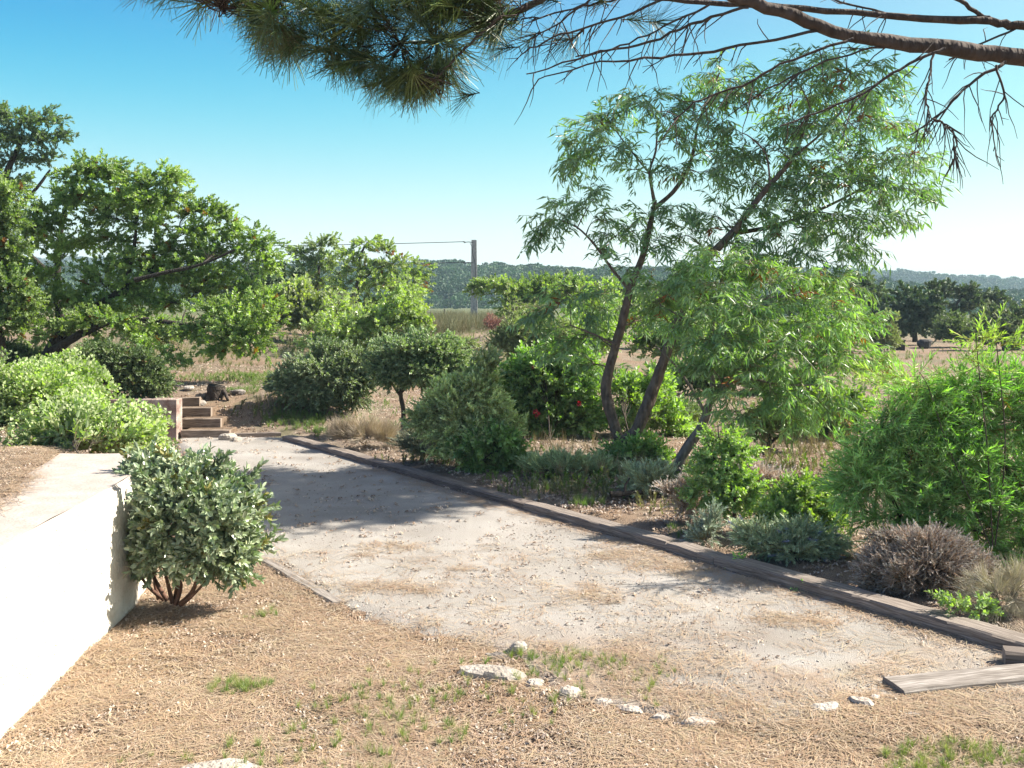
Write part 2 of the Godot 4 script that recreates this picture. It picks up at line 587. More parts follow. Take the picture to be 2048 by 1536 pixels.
# ---------------------------------------------------------------- the scene
func _ready() -> void:
	relief.seed = 5
	relief.frequency = 0.11
	relief.fractal_octaves = 4

	# camera: eye 2.2 m above the path, level, with the lens shifted down so that uprights stay upright
	var cam := Camera3D.new()
	cam.name = "camera"
	add_child(cam)
	cam.position = Vector3(0, 2.2, 0)
	cam.near = 0.05
	cam.far = 4000.0
	cam.projection = Camera3D.PROJECTION_FRUSTUM
	cam.size = 0.05 * 2.0 * 768.0 / 2001.0
	cam.frustum_offset = Vector2(0, -0.05 * 168.0 / 2001.0)
	cam.current = true

	# sun: to the right, a little ahead of the camera
	var to_sun := Vector3(4.2, 3.7, -0.5).normalized()
	var sun := DirectionalLight3D.new()
	sun.name = "sun"
	sun.light_color = Color(1.0, 0.965, 0.9)
	sun.light_energy = 1.6
	sun.light_angular_distance = 0.5
	sun.shadow_enabled = true
	sun.basis = Basis.looking_at(-to_sun)
	add_child(sun)

	# sky: clear air, paler towards the horizon and towards the sun
	var pano := Image.create(512, 256, false, Image.FORMAT_RGBAF)
	for py in 256:
		var up := PI * (0.5 - (py + 0.5) / 256.0)
		for px in 512:
			var az := TAU * (px + 0.5) / 512.0      # straight ahead is the left edge
			var dir := Vector3(sin(az) * cos(up), sin(up), -cos(az) * cos(up))
			var e := maxf(dir.y, 0.0)
			var near_sun := dir.dot(to_sun)
			var air := Color(0.002 + 0.41 * exp(-pow(e / 0.138, 2.0)), 0.05 + 0.41 * exp(-pow(e / 0.25, 2.0)), 0.2 + 0.25 * exp(-pow(e / 0.42, 1.6)))
			air += Color(0.18, 0.22, 0.1) * pow(maxf(0.0, 0.5 + 0.5 * near_sun), 4.0)
			air += Color(0.45, 0.35, 0.2) * pow(maxf(0.0, 0.5 + 0.5 * near_sun), 6.0) + Color(0.07, 0.05, 0.02) * exp(-pow(e / 0.09, 2.0))
			air.a = 1.0
			pano.set_pixel(px, py, air)
	var sky_mat := PanoramaSkyMaterial.new()
	sky_mat.panorama = ImageTexture.create_from_image(pano)
	var env := Environment.new()
	env.background_mode = Environment.BG_SKY
	env.sky = Sky.new()
	env.sky.sky_material = sky_mat
	env.tonemap_mode = Environment.TONE_MAPPER_LINEAR
	env.tonemap_exposure = 2.8
	env.background_energy_multiplier = 0.8
	env.sdfgi_enabled = true
	env.ssao_enabled = true
	env.ssil_enabled = true
	env.fog_enabled = true
	env.fog_density = 0.00045
	env.fog_light_color = Color(0.8, 0.92, 1.0)
	var we := WorldEnvironment.new()
	we.name = "world_environment"
	we.environment = env
	add_child(we)

	build_ground()
	build_hills()
	build_masonry()
	build_timbers()
	build_far_plants()
	build_left_plants()
	build_middle_plants()
	build_right_plants()
	build_gum_trees()
	build_pine()
	build_shade_tree()
	build_pole()
	build_stones()
	build_litter()

func spread(from: float, to: float, step: float, reach: float, grow := 1.13) -> Array:
	var out := []
	var s := step
	var v := from
	while v > -reach:
		s *= grow
		v -= s
		out.push_front(v)
	v = from
	while v < to:
		out.append(v)
		v += step
	s = step
	while v < reach:
		out.append(v)
		s *= grow
		v += s
	return out

func soil_color(x: float, z: float) -> Color:
	var d := -z
	var n := relief.get_noise_2d(x * 3.0 + 40.0, z * 3.0)
	var n2 := relief.get_noise_2d(x * 14.0 - 90.0, z * 14.0)
	var dry := Color(0.395, 0.292, 0.213)
	var pale := Color(0.435, 0.363, 0.304)
	var green := Color(0.17, 0.2, 0.1)
	var col := dry.lerp(pale, clampf(0.5 + n * 1.4 + n2 * 0.8, 0.0, 1.0))
	if d < 8.0 and x < 1.5:      # fallen pine needles near the wall
		col = col.lerp(Color(0.411, 0.284, 0.198), 0.5 * smoothstep(1.6, 0.2, x) * clampf(0.6 + n2 * 1.5, 0.0, 1.0))
	if x < table(BANK, d) - 0.3 and d < 12.0:
		col = col.lerp(Color(0.44, 0.37, 0.29), 0.75)
	var grassy := smoothstep(0.1, 0.5, n2 + n * 0.5) * (0.25 if d < 16.0 else 0.6)
	if d > 17.0:
		grassy += 0.35 * smoothstep(18.0, 26.0, d) * clampf(0.5 + n * 2.0, 0.0, 1.0) * smoothstep(0.3, -0.1, x / d)
	if d > 55.0:
		grassy += smoothstep(55.0, 110.0, d)
	return col.lerp(green, clampf(grassy, 0.0, 1.0))

func gravel_mat(called: String, fine: float, seed_: int, lo: Color, relief_cm: float) -> StandardMaterial3D:
	var m := StandardMaterial3D.new()
	m.resource_name = called
	m.vertex_color_use_as_albedo = true
	m.roughness = 0.95
	m.metallic_specular = 0.3
	m.albedo_texture = noise_tex(0.09, FastNoiseLite.TYPE_SIMPLEX, 4, lo, Color(1, 1, 1), 1024, seed_, 0.42)
	m.uv1_scale = Vector3(fine, fine, 1)
	m.heightmap_enabled = true
	m.heightmap_scale = relief_cm
	m.heightmap_texture = noise_tex(0.11, FastNoiseLite.TYPE_CELLULAR, 3, Color.WHITE, Color.BLACK, 1024, seed_ + 1)
	m.detail_enabled = true
	m.detail_blend_mode = BaseMaterial3D.BLEND_MODE_MUL
	m.detail_uv_layer = BaseMaterial3D.DETAIL_UV_2
	m.uv2_scale = Vector3(0.11, 0.11, 1)
	m.detail_albedo = noise_tex(0.02, FastNoiseLite.TYPE_SIMPLEX_SMOOTH, 5, Color(0.86, 0.85, 0.84), Color(1, 1, 1), 512, seed_ + 2)
	return m

func sheet(rows: Array, cols: Array, at: Callable, color: Callable, m: Material) -> ArrayMesh:
	var v := PackedVector3Array()
	var c := PackedColorArray()
	var u := PackedVector2Array()
	var idx := PackedInt32Array()
	var nc := cols.size()
	for r in rows:
		for q in cols:
			var p: Vector3 = (at as Callable).call(r, q)
			v.append(p)
			c.append((color as Callable).call(p))
			u.append(Vector2(p.x, p.z))
	var n := PackedVector3Array()
	n.resize(v.size())
	for j in rows.size():
		for k in nc:
			var dx := v[j * nc + mini(k + 1, nc - 1)] - v[j * nc + maxi(k - 1, 0)]
			var dz := v[mini(j + 1, rows.size() - 1) * nc + k] - v[maxi(j - 1, 0) * nc + k]
			var up := dz.cross(dx).normalized()
			n[j * nc + k] = up if up.y >= 0.0 else -up
	var a0 := v[0]
	var flip := (v[1] - a0).cross(v[nc] - a0).y > 0.0
	for j in rows.size() - 1:
		for k in nc - 1:
			var a := j * nc + k
			if flip:
				idx.append_array([a, a + nc + 1, a + 1, a, a + nc, a + nc + 1])
			else:
				idx.append_array([a, a + 1, a + nc + 1, a, a + nc + 1, a + nc])
	var arr := []
	arr.resize(Mesh.ARRAY_MAX)
	arr[Mesh.ARRAY_VERTEX] = v
	arr[Mesh.ARRAY_NORMAL] = n
	arr[Mesh.ARRAY_COLOR] = c
	arr[Mesh.ARRAY_TEX_UV] = u
	arr[Mesh.ARRAY_TEX_UV2] = u
	arr[Mesh.ARRAY_INDEX] = idx
	var out := ArrayMesh.new()
	out.add_surface_from_arrays(Mesh.PRIMITIVE_TRIANGLES, arr)
	out.surface_set_material(0, m)
	return out

func build_ground() -> void:
	var zs := []
	for d in spread(2.5, 20.0, 0.14, 1500.0, 1.1):
		if d > -80.0:
			zs.append(-d)
	var soil := gravel_mat("dry_soil", 0.7, 11, Color(0.66, 0.62, 0.58), 1.6)
	var g := MeshInstance3D.new()
	g.name = "ground"
	g.mesh = sheet(zs, spread(-9.0, 7.0, 0.14, 1500.0), func(z, x): return on_ground(x, z), func(p): return soil_color(p.x, p.z), soil)
	add_child(g)
	setting(g, "dry pale ground with fallen needles and sparse grass")
	var ds := []
	var d := 4.95
	while d < 16.05:
		ds.append(d)
		d += 0.12
	var cols := []
	for k in 41:
		cols.append(k / 40.0)
	var pm := gravel_mat("path_gravel", 1.1, 31, Color(0.72, 0.7, 0.68), 0.5)
	var path := MeshInstance3D.new()
	path.name = "path"
	path.mesh = sheet(ds, cols, func(dd, t): return Vector3(lerpf(table(EDGE, dd) + 0.1 * relief.get_noise_2d(dd * 30.0, 7.0), table(BEAM, dd) + 0.03, t), 0.006 + 0.01 * relief.get_noise_2d(t * 30.0, dd * 8.0) - 0.04 * smoothstep(0.05, 0.0, t) - 0.04 * smoothstep(5.4, 5.0, dd), -dd),
		func(p): return Color(0.478, 0.462, 0.445).lerp(soil_color(p.x, p.z), clampf(0.35 + 1.2 * relief.get_noise_2d(p.x * 9.0, p.z * 9.0), 0.0, 1.0) * (0.09 + 0.91 * smoothstep(7.2, 5.6, -p.z)))* (1.0 + 0.15 * relief.get_noise_2d(p.x * 4.0, p.z * 4.0)), pm)
	add_child(path)
	setting(path, "pale pinkish gravel path curving past the sleepers to the steps")

# ---------------------------------------------------------------- hills
func ridge(called: String, label: String, near: float, crest: float, prof: Array, col: Color, count: int, tree: float, span: Vector2) -> void:
	var hm := StandardMaterial3D.new()
	hm.vertex_color_use_as_albedo = true
	hm.roughness = 1.0
	hm.metallic_specular = 0.1
	var rows := []
	for k in 15:
		rows.append(k / 10.0)
	var cols := []
	for k in 121:
		cols.append(lerpf(span.x, span.y, k / 120.0))
	var f := FastNoiseLite.new()
	f.seed = hash(label)
	f.frequency = 3.0 / crest
	f.fractal_octaves = 4
	var top := func(x: float) -> float: return table(prof, x)
	var at := func(t, x) -> Vector3:
		var hgt: float = top.call(x)
		var q: float = sin(clampf(t, 0.0, 1.5) * PI * 0.5)
		return Vector3(x, lerpf(-6.0, hgt, q) + f.get_noise_2d(x, t * crest) * hgt * 0.22 * q, -lerpf(near, crest, t))
	var o := MeshInstance3D.new()
	o.name = called
	o.mesh = sheet(rows, cols, at, func(_p): return col, hm)
	add_child(o)
	setting(o, label)
	rng.seed = hash(label)
	var places := []
	var tints := []
	var crown := crown_shape()
	for k in count:
		var x := rng.randf_range(span.x, span.y)
		var t := pow(rng.randf(), 0.7) * 1.04
		var p: Vector3 = at.call(t, x)
		var s := tree * rng.randf_range(0.6, 1.35)
		places.append(Transform3D(Basis(Vector3.UP, rng.randf() * TAU).scaled(Vector3(s, s * rng.randf_range(0.7, 1.0), s)), p))
		tints.append(col.lerp(col * 2.2, rng.randf()))
	many("forest", crown, places, tints, o)

func crown_shape() -> ArrayMesh:
	if mats.has("crown"):
		return mats["crown"]
	rng.seed = 77
	var b := Buf.new()
	for k in 130:
		var p := ball() * Vector3(1, 0.75, 1) * pow(rng.randf(), 0.3) + Vector3(0, 0.6, 0)
		b.leaf(p, (p + ball(0.7)).normalized(), ball(), 0.42, 0.34, 0.2, shade(0.3))
	mats["crown"] = b.mesh(leafy("far_leaf", 0.6, Color(0.55, 0.65, 0.25)))
	return mats["crown"]

func build_hills() -> void:
	ridge("hill", "low wooded hill behind the pole", 230.0, 420.0, [Vector2(-260, 13), Vector2(-35, 13.2), Vector2(20, 12.2), Vector2(48, 13), Vector2(110, 10), Vector2(160, 4), Vector2(220, 1)], Color(0.03, 0.065, 0.025), 3800, 2.3, Vector2(-200, 230))
	ridge("hill_001", "blue wooded hill on the right skyline", 560.0, 900.0, [Vector2(0, 10), Vector2(180, 23), Vector2(290, 24.5), Vector2(330, 21), Vector2(380, 14.5), Vector2(400, 16.8), Vector2(425, 15), Vector2(470, 9), Vector2(560, 6), Vector2(700, 12)], Color(0.035, 0.06, 0.03), 3000, 4.0, Vector2(0, 720))
	ridge("hill_002", "blue hill behind the trees on the left", 700.0, 1000.0, [Vector2(-1000, 26), Vector2(-620, 31), Vector2(-410, 36), Vector2(-300, 34), Vector2(-220, 28), Vector2(-140, 16), Vector2(0, 8)], Color(0.04, 0.06, 0.035), 3000, 4.5, Vector2(-900, 0))

# ---------------------------------------------------------------- walls and steps
func block(b: Buf, lo: Vector3, hi: Vector3) -> void:
	var e := 0.012
	var p := [Vector3(lo.x, lo.y, hi.z), Vector3(hi.x, lo.y, hi.z), Vector3(hi.x, lo.y, lo.z), Vector3(lo.x, lo.y, lo.z)]
	var q := []
	var r := []
	var mid := (lo + hi) * 0.5
	for k in 4:
		q.append(Vector3(p[k].x, hi.y - e, p[k].z))
		r.append(Vector3(p[k].x + e * signf(mid.x - p[k].x), hi.y, p[k].z + e * signf(mid.z - p[k].z)))
	for k in 4:
		var n := (k + 1) % 4
		b.quad(p[k], p[n], q[n], q[k])
		b.quad(q[k], q[n], r[n], r[k])
	b.quad(r[0], r[1], r[2], r[3])

func plaster(called: String, col: Color, lo: Color, cm: float) -> StandardMaterial3D:
	var m := StandardMaterial3D.new()
	m.resource_name = called
	m.albedo_color = col
	m.roughness = 0.95
	m.uv1_triplanar = true
	m.uv1_world_triplanar = true
	m.uv1_scale = Vector3(0.8, 0.8, 0.8)
	m.albedo_texture = noise_tex(0.012, FastNoiseLite.TYPE_SIMPLEX_SMOOTH, 6, lo, Color(1, 1, 1), 512, 51)
	m.heightmap_enabled = true
	m.heightmap_scale = cm
	m.heightmap_texture = noise_tex(0.06, FastNoiseLite.TYPE_SIMPLEX, 4, Color.BLACK, Color.WHITE, 512, 52)
	return m

func build_masonry() -> void:
	# white rendered wall along the left, with its pale coping
	var wall := thing("retaining_wall", "white rendered retaining wall beside the grey-green bush", "wall", Vector3(-2.5, 0, -4.0))
	var render := plaster("white_render", lin(0.74, 0.71, 0.66), Color(0.88, 0.86, 0.83), 1.2)
	var cap := plaster("pale_coping", lin(0.4, 0.36, 0.335), Color(0.9, 0.88, 0.86), 0.25)
	var line := []
	for k in 46:
		var d := -2.95 + 0.25 * k
		line.append(Vector3(table(BANK, d), 0, -d))
	var face := Buf.new()
	var top := Buf.new()
	rng.seed = 9
	var grid := []
	for k in line.size():
		var col := []
		for j in 8:
			var y := lerpf(-0.15, 0.895, j / 7.0)
			col.append(line[k] + Vector3(rng.randf_range(-0.006, 0.006), y, 0) - wall.position)
		grid.append(col)
	for k in line.size() - 1:
		for j in 7:
			face.quad(grid[k][j], grid[k + 1][j], grid[k + 1][j + 1], grid[k][j + 1])
	var last: Array = grid[-1]
	for j in 7:      # the end of the wall
		face.quad(last[j], last[j] + Vector3(-0.75, 0, 0), last[j + 1] + Vector3(-0.75, 0, 0), last[j + 1])
	for j in 7:      # its back
		face.quad(last[j] + Vector3(-0.75, 0, 0), grid[0][j] + Vector3(-0.75, 0, 0), grid[0][j + 1] + Vector3(-0.75, 0, 0), last[j + 1] + Vector3(-0.75, 0, 0))
	for k in line.size() - 1:
		var a: Vector3 = grid[k][7]
		var b: Vector3 = grid[k + 1][7]
		var ra := a + Vector3(-0.03, 0.035, 0)
		var rb := b + Vector3(-0.03, 0.035, 0)
		top.quad(a, b, rb, ra)
		for s in 4:
			var o0 := Vector3(-0.19 * s, 0.006 * sin(k * 1.3 + s), 0)
			var o1 := Vector3(-0.19 * (s + 1), 0.006 * sin(k * 1.3 + s + 1), 0)
			var e0 := Vector3(-0.19 * s, 0.006 * sin((k + 1) * 1.3 + s), 0)
			var e1 := Vector3(-0.19 * (s + 1), 0.006 * sin((k + 1) * 1.3 + s + 1), 0)
			top.quad(ra + o0, rb + e0, rb + e1, ra + o1)
	put("face", face, render, wall)
	put("coping", top, cap, wall)

	# low grey-brown wall beside the steps
	var low := thing("low_wall", "low grey-brown rendered wall beside the timber steps", "wall", Vector3(-7, 0, -15.86))
	var grey := plaster("weathered_render", lin(0.46, 0.415, 0.375), Color(0.65, 0.53, 0.51), 1.0)
	var lb := Buf.new()
	block(lb, Vector3(-2.6, -0.2, -0.28), Vector3(1.68, 0.625, 0.0))
	put("front_face", lb, grey, low)

	# four timber steps filled with earth
	var steps := thing("steps", "four weathered timber steps climbing beside the low wall", "steps", Vector3(-5.29, 0, -15.95))
	var wood := wood_mat("step_timber", lin(0.52, 0.43, 0.36), 61)
	var earth := gravel_mat("step_earth", 0.9, 65, Color(0.6, 0.56, 0.52), 2.0)
	var lefts := [0.01, -0.22, -0.42, -0.6]
	var wides := [0.78, 0.5, 0.2, -0.14]
	for k in 4:
		var z := -0.47 * k
		var y := 0.125 * k
		var riser := timber(Vector3(lefts[k], y + 0.0, z), Vector3(wides[k], y + 0.005 * k, z - 0.02), 0.1, 0.125, 70 + k, 0.012)
		put("riser", riser, wood, steps)
		var tread := Buf.new()
		block(tread, Vector3(lefts[k], y - 0.1, z - 0.6), Vector3(wides[k] - 0.04, y + 0.105, z - 0.1))
		for q in tread.c.size():
			tread.c[q] = Color(0.38, 0.29, 0.22)
			tread.u[q] = Vector2(tread.v[q].x, tread.v[q].z)
		put("tread", tread, earth, steps)

func build_timbers() -> void:
	var old := wood_mat("sleeper_timber", lin(0.48, 0.425, 0.385), 81)
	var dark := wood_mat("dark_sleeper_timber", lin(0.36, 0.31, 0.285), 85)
	var grey := wood_mat("silver_timber", lin(0.55, 0.515, 0.49), 89)
	var names := [
		["weathered sleeper at the far end of the path edging, nearest the steps", 565, 871, 712, 913, 0],
		["dark sleeper in the tree shadow, second from the steps", 714, 913, 921, 973, 1],
		["short dark sleeper just past the shadow on the path", 924, 974, 1044, 1005, 1],
		["long pale sleeper between the dark ones and the short piece", 1047, 1006, 1329, 1083, 0],
		["short sleeper offcut wedged in the middle of the edging", 1332, 1084, 1392, 1104, 0],
		["shortest sleeper block beside the small offcut", 1394, 1105, 1425, 1112, 0],
		["long sleeper in front of the grey dome shrub", 1428, 1113, 1890, 1242, 0],
		["sleeper at the near right end of the path edging", 1893, 1243, 2300, 1362, 0],
	]
	sleeper(names[0][0], Vector3(-3.59, 0, -15.65), Vector3(-2.12, 0, -13.61), 0.19, 0.08, old)
	sleeper(names[1][0], Vector3(-2.12, 0, -13.6), Vector3(-0.58, 0, -11.42), 0.18, 0.078, dark)
	sleeper(names[2][0], Vector3(-0.57, 0, -11.4), Vector3(0.13, 0, -10.43), 0.17, 0.08, dark)
	sleeper(names[3][0], Vector3(0.12, 0, -10.41), Vector3(1.34, 0, -8.74), 0.18, 0.088, old)
	sleeper(names[4][0], Vector3(1.34, 0, -8.73), Vector3(1.55, 0, -8.39), 0.2, 0.083, old)
	sleeper(names[5][0], Vector3(1.55, 0, -8.4), Vector3(1.66, 0, -8.26), 0.18, 0.08, old)
	sleeper(names[6][0], Vector3(1.66, 0, -8.23), Vector3(2.85, 0, -6.56), 0.2, 0.092, old)
	sleeper(names[7][0], Vector3(2.85, 0, -6.56), Vector3(3.53, 0, -5.54), 0.2, 0.094, old)
	sleeper("flush grey timber edging on the left of the path, by the bush", Vector3(-2.12, 0, -8.43) + Vector3(0, -0.034, 0), Vector3(-1.31, 0, -7.25) + Vector3(0, -0.034, 0), 0.1, 0.045, grey, "edging_board", "")
	sleeper("thin dark board closing the far end of the path", Vector3(-4.46, 0, -16.13), Vector3(-3.76, 0, -16.3), 0.05, 0.05, dark, "edging_board", "")
	sleeper("long thin board at the foot of the steps", Vector3(-5.45, 0, -16.18) + Vector3(0, -0.02, 0), Vector3(-4.55, 0, -16.3) + Vector3(0, -0.02, 0), 0.06, 0.05, old, "edging_board", "")
	sleeper("silvery plank lying on the ground at the near right", Vector3(2.17, 0.0, -5.53), Vector3(3.75, 0.0, -5.9), 0.21, 0.045, grey, "loose_plank", "")
	sleeper("dark sleeper end lying by the plank at the near right", Vector3(2.95, 0.0, -5.98), Vector3(4.1, 0, -5.6), 0.13, 0.1, dark, "railway_sleeper", "")

# ---------------------------------------------------------------- plants by region
func build_far_plants() -> void:
	var olive := Color(0.06, 0.085, 0.035)
	var dark := Color(0.032, 0.055, 0.028)
	var trees := "trees across the field"
	plant("oak_tree", "dark evergreen oak with a full round crown across the right field", "tree", trees, Vector3(24.75, -0.31, -61.44), [[[Vector3(22.56, -0.15, -56), Vector3(22.5, 0.66, -56), Vector3(22.33, 1.36, -56)], 0.16, 0.08]], [[22.42, 2.2, -56, 1.46, 0.9], [21.44, 1.5, -56, 1.26, 0.9], [23.54, 1.36, -56, 1.18, 0.98], [22.56, 0.94, -56, 1.68, 0.84], [23.12, 1.92, -56, 1.12, 0.84], [20.6, 1.08, -56, 1.12, 0.7]],
		{"sprig": "far", "n": 620, "size": 0.9, "tint": dark, "tint2": olive})
	plant("oak_tree", "thin leaning oak right of the round one, gaps in its crown", "tree", trees, Vector3(27.48, -0.34, -63.5), [[[Vector3(27.7, -0.36, -64), Vector3(27.79, 0.92, -64), Vector3(28.5, 2.04, -64), Vector3(28.98, 2.52, -64)], 0.15, 0.06]], [[27.38, 2.9, -64, 0.9, 0.51], [28.82, 2.78, -64, 1.09, 0.51], [29.94, 2.26, -64, 1.34, 0.48], [30.9, 2.04, -64, 0.8, 0.42], [28.5, 1.82, -64, 0.7, 0.58]],
		{"sprig": "far", "n": 330, "size": 0.8, "tint": dark, "tint2": olive})
	plant("oak_tree", "small oak half hidden behind the bright gum tree crown", "tree", trees, Vector3(23.29, -0.37, -66.02), [[[Vector3(21.88, -0.28, -62), Vector3(21.81, 1.27, -62), Vector3(21.72, 2.2, -62)], 0.13, 0.06]], [[21.72, 2.82, -62, 1.3, 0.87], [20.95, 2.2, -62, 1.24, 0.87], [22.34, 2.05, -62, 0.93, 0.81]],
		{"sprig": "far", "n": 320, "size": 0.85, "tint": olive, "tint2": Color(0.08, 0.11, 0.05)})
	plant("shrub", "pale olive shrub left of the black box on the field", "shrub", "", Vector3(17.21, -0.14, -46.78), [], [[16.69, 0.71, -46, 1.1, 0.69], [16.11, 1.05, -46, 0.8, 0.57], [17.38, 0.36, -46, 0.69, 0.41], [17.15, 1.28, -46, 0.46, 0.32]],
		{"sprig": "small", "n": 900, "size": 2.2, "tint": Color(0.11, 0.125, 0.06), "tint2": Color(0.16, 0.17, 0.09), "stem": 0.03})
	plant("shrub", "rounded green shrub under the thin leaning oak", "shrub", "", Vector3(24.05, -0.22, -54.02), [], [[23.02, 0.77, -52, 1.04, 0.78], [22.37, 0.38, -52, 0.65, 0.52], [23.67, 0.33, -52, 0.78, 0.52]],
		{"sprig": "small", "n": 800, "size": 2.2, "tint": olive, "tint2": Color(0.09, 0.12, 0.055), "stem": 0.03})
	plant("oak_tree", "evergreen oak at the right edge above the yellow shoots", "tree", trees, Vector3(23.05, -0.14, -46.78), [[[Vector3(23.65, -0.2, -48), Vector3(23.53, 0.52, -48), Vector3(23.65, 1, -48)], 0.14, 0.07]], [[23.65, 1.24, -48, 1.44, 0.72], [22.69, 0.76, -48, 1.2, 0.72], [24.37, 0.76, -48, 1.08, 0.84], [23.41, 0.28, -48, 1.44, 0.53], [25.21, 1.24, -48, 1.2, 0.96]],
		{"sprig": "far", "n": 560, "size": 0.7, "tint": Color(0.05, 0.075, 0.03), "tint2": Color(0.1, 0.11, 0.05)})
	# behind the path: from left to right
	var mid := "trees behind the middle shrubs"
	plant("oak_tree", "dark flat-bottomed oak left of the sparse ones", "tree", mid, Vector3(-9.44, 0.98, -39.44), [[[Vector3(-10.75, 0.77, -44), Vector3(-10.82, 1.54, -44), Vector3(-10.91, 2.42, -44)], 0.17, 0.08]], [[-11.08, 2.86, -44, 1.21, 0.62], [-11.96, 2.42, -44, 1.1, 0.62], [-10.2, 2.53, -44, 1.1, 0.53], [-11.08, 3.52, -44, 0.99, 0.44], [-9.54, 3.08, -44, 0.88, 0.35], [-12.62, 2.64, -44, 0.88, 0.66]],
		{"sprig": "far", "n": 420, "size": 0.62, "tint": Color(0.03, 0.055, 0.03), "tint2": Color(0.06, 0.1, 0.035)})
	plant("oak_tree", "sparse tall oak rising left of the autumn-tinged one", "tree", mid, Vector3(-10.16, 0.79, -51.33), [[[Vector3(-9.1, 0.82, -46), Vector3(-9.06, 1.97, -46), Vector3(-8.94, 3.12, -46), Vector3(-8.83, 4.04, -46)], 0.13, 0.05]], [[-8.83, 4.73, -46, 1.03, 0.41], [-9.75, 4.38, -46, 0.8, 0.37], [-9.06, 3.81, -46, 1.15, 0.51], [-8.37, 4.04, -46, 0.8, 0.46], [-9.98, 3.23, -46, 1.03, 0.57], [-8.83, 3.12, -46, 1.03, 0.51]],
		{"sprig": "oak", "n": 800, "size": 1.3, "tint": Color(0.08, 0.12, 0.05), "tint2": Color(0.14, 0.18, 0.08)})
	plant("oak_tree", "tall oak with dark trunk and a few rusty leaves", "tree", mid, Vector3(-14.3, 0.35, -92.62), [[[Vector3(-6.24, 1.3, -40), Vector3(-6.2, 2.2, -40), Vector3(-6.16, 3, -40), Vector3(-6.04, 4, -40), Vector3(-5.78, 4.5, -40)], 0.12, 0.03], [[Vector3(-6.18, 2.8, -40), Vector3(-5.48, 3.4, -40), Vector3(-4.68, 3.7, -40)], 0.05, 0.02]], [[-5.68, 4.5, -40, 0.7, 0.32], [-6.48, 4, -40, 0.9, 0.4], [-5.18, 4.2, -40, 0.7, 0.32], [-6.08, 3.4, -40, 1, 0.48], [-4.68, 3.6, -40, 0.9, 0.48], [-3.88, 3.3, -40, 0.7, 0.52], [-5.28, 2.8, -40, 1.2, 0.56], [-4.08, 2.6, -40, 0.9, 0.48], [-6.68, 2.7, -40, 0.9, 0.56], [-5.48, 2, -40, 1.2, 0.44], [-6.68, 1.8, -40, 0.8, 0.36]],
		{"sprig": "oak", "n": 1300, "size": 1.25, "tint": Color(0.08, 0.13, 0.05), "tint2": Color(0.17, 0.21, 0.08), "odd": Color(0.28, 0.12, 0.05), "odd_share": 0.03})
	plant("shrub", "grey-green bush in front of the dark flat oak", "shrub", "", Vector3(-7.92, 0.83, -38.27), [], [[-7.16, 2.12, -33, 0.74, 0.58], [-6.33, 1.87, -33, 0.74, 0.58], [-7.49, 1.62, -33, 0.74, 0.41], [-6.66, 1.46, -33, 0.82, 0.36], [-6.99, 2.61, -33, 0.41, 0.25]],
		{"sprig": "oak", "n": 1500, "size": 1.4, "tint": Color(0.1, 0.13, 0.07), "tint2": Color(0.17, 0.2, 0.11), "stem": 0.03})
	plant("shrub", "broad light green bush above the dark mounded shrub", "shrub", "", Vector3(-5.57, 0.27, -37.93), [], [[-4.64, 1.39, -27, 0.94, 0.4], [-3.56, 1.53, -27, 0.81, 0.54], [-2.89, 1.86, -27, 0.67, 0.47], [-2.48, 1.53, -27, 0.47, 0.34], [-4.1, 0.99, -27, 1.08, 0.27], [-5.18, 0.99, -27, 0.54, 0.2], [-3.02, 0.99, -27, 0.54, 0.2]],
		{"sprig": "oak", "n": 2300, "size": 1.05, "tint": Color(0.1, 0.15, 0.06), "tint2": Color(0.19, 0.24, 0.11), "stem": 0.03})
	plant("shrub", "dark green tree mass right of the pole", "tree", "", Vector3(0.45, 0.16, -56.84), [[[Vector3(0.44, 0.69, -42), Vector3(0.44, 1.36, -42), Vector3(0.55, 1.99, -42)], 0.12, 0.05]], [[0.34, 2.41, -42, 1.26, 0.5], [-0.71, 2.83, -42, 0.84, 0.29], [1.39, 2.72, -42, 1.26, 0.52], [2.43, 2.62, -42, 1.15, 0.59], [0.76, 1.89, -42, 1.47, 0.46], [-1.34, 2.66, -42, 0.52, 0.21]],
		{"sprig": "oak", "n": 2000, "size": 1.35, "shell": 0.6, "spread": 1.15, "tint": Color(0.07, 0.12, 0.04), "tint2": Color(0.15, 0.2, 0.07)})
	plant("shrub", "olive bush with a speckled crown behind the red-flowered shrub", "shrub", "", Vector3(0.64, 0.16, -35.51), [], [[0.21, 1.36, -26, 0.65, 0.32], [0.86, 1.16, -26, 0.65, 0.39], [-0.18, 1.16, -26, 0.45, 0.26], [0.47, 0.9, -26, 0.65, 0.26]],
		{"sprig": "small", "n": 2000, "size": 1.5, "tint": Color(0.085, 0.11, 0.045), "tint2": Color(0.14, 0.17, 0.07), "stem": 0.03})
	plant("shrub", "red-brown dying shrub at the foot of the pole", "shrub", "", Vector3(-1.5, 0.12, -61.26), [], [[-1.13, 0.8, -54, 0.32, 0.24], [-1.32, 0.96, -54, 0.22, 0.13], [-0.76, 0.9, -54, 0.24, 0.16]],
		{"sprig": "dry", "n": 300, "size": 2.4, "tint": Color(0.12, 0.05, 0.04), "tint2": Color(0.17, 0.08, 0.06), "stem": 0.03})
	plant("shrub", "low scrub bush on the open ground behind the path", "shrub", "", Vector3(-1.94, 0.1, -41.25), [], [[-1.88, 0.4, -40, 0.6, 0.2], [-2.48, 0.5, -40, 0.4, 0.16]],
		{"sprig": "small", "n": 300, "size": 1.8, "tint": Color(0.1, 0.12, 0.06), "tint2": Color(0.16, 0.17, 0.09), "stem": 0.02})
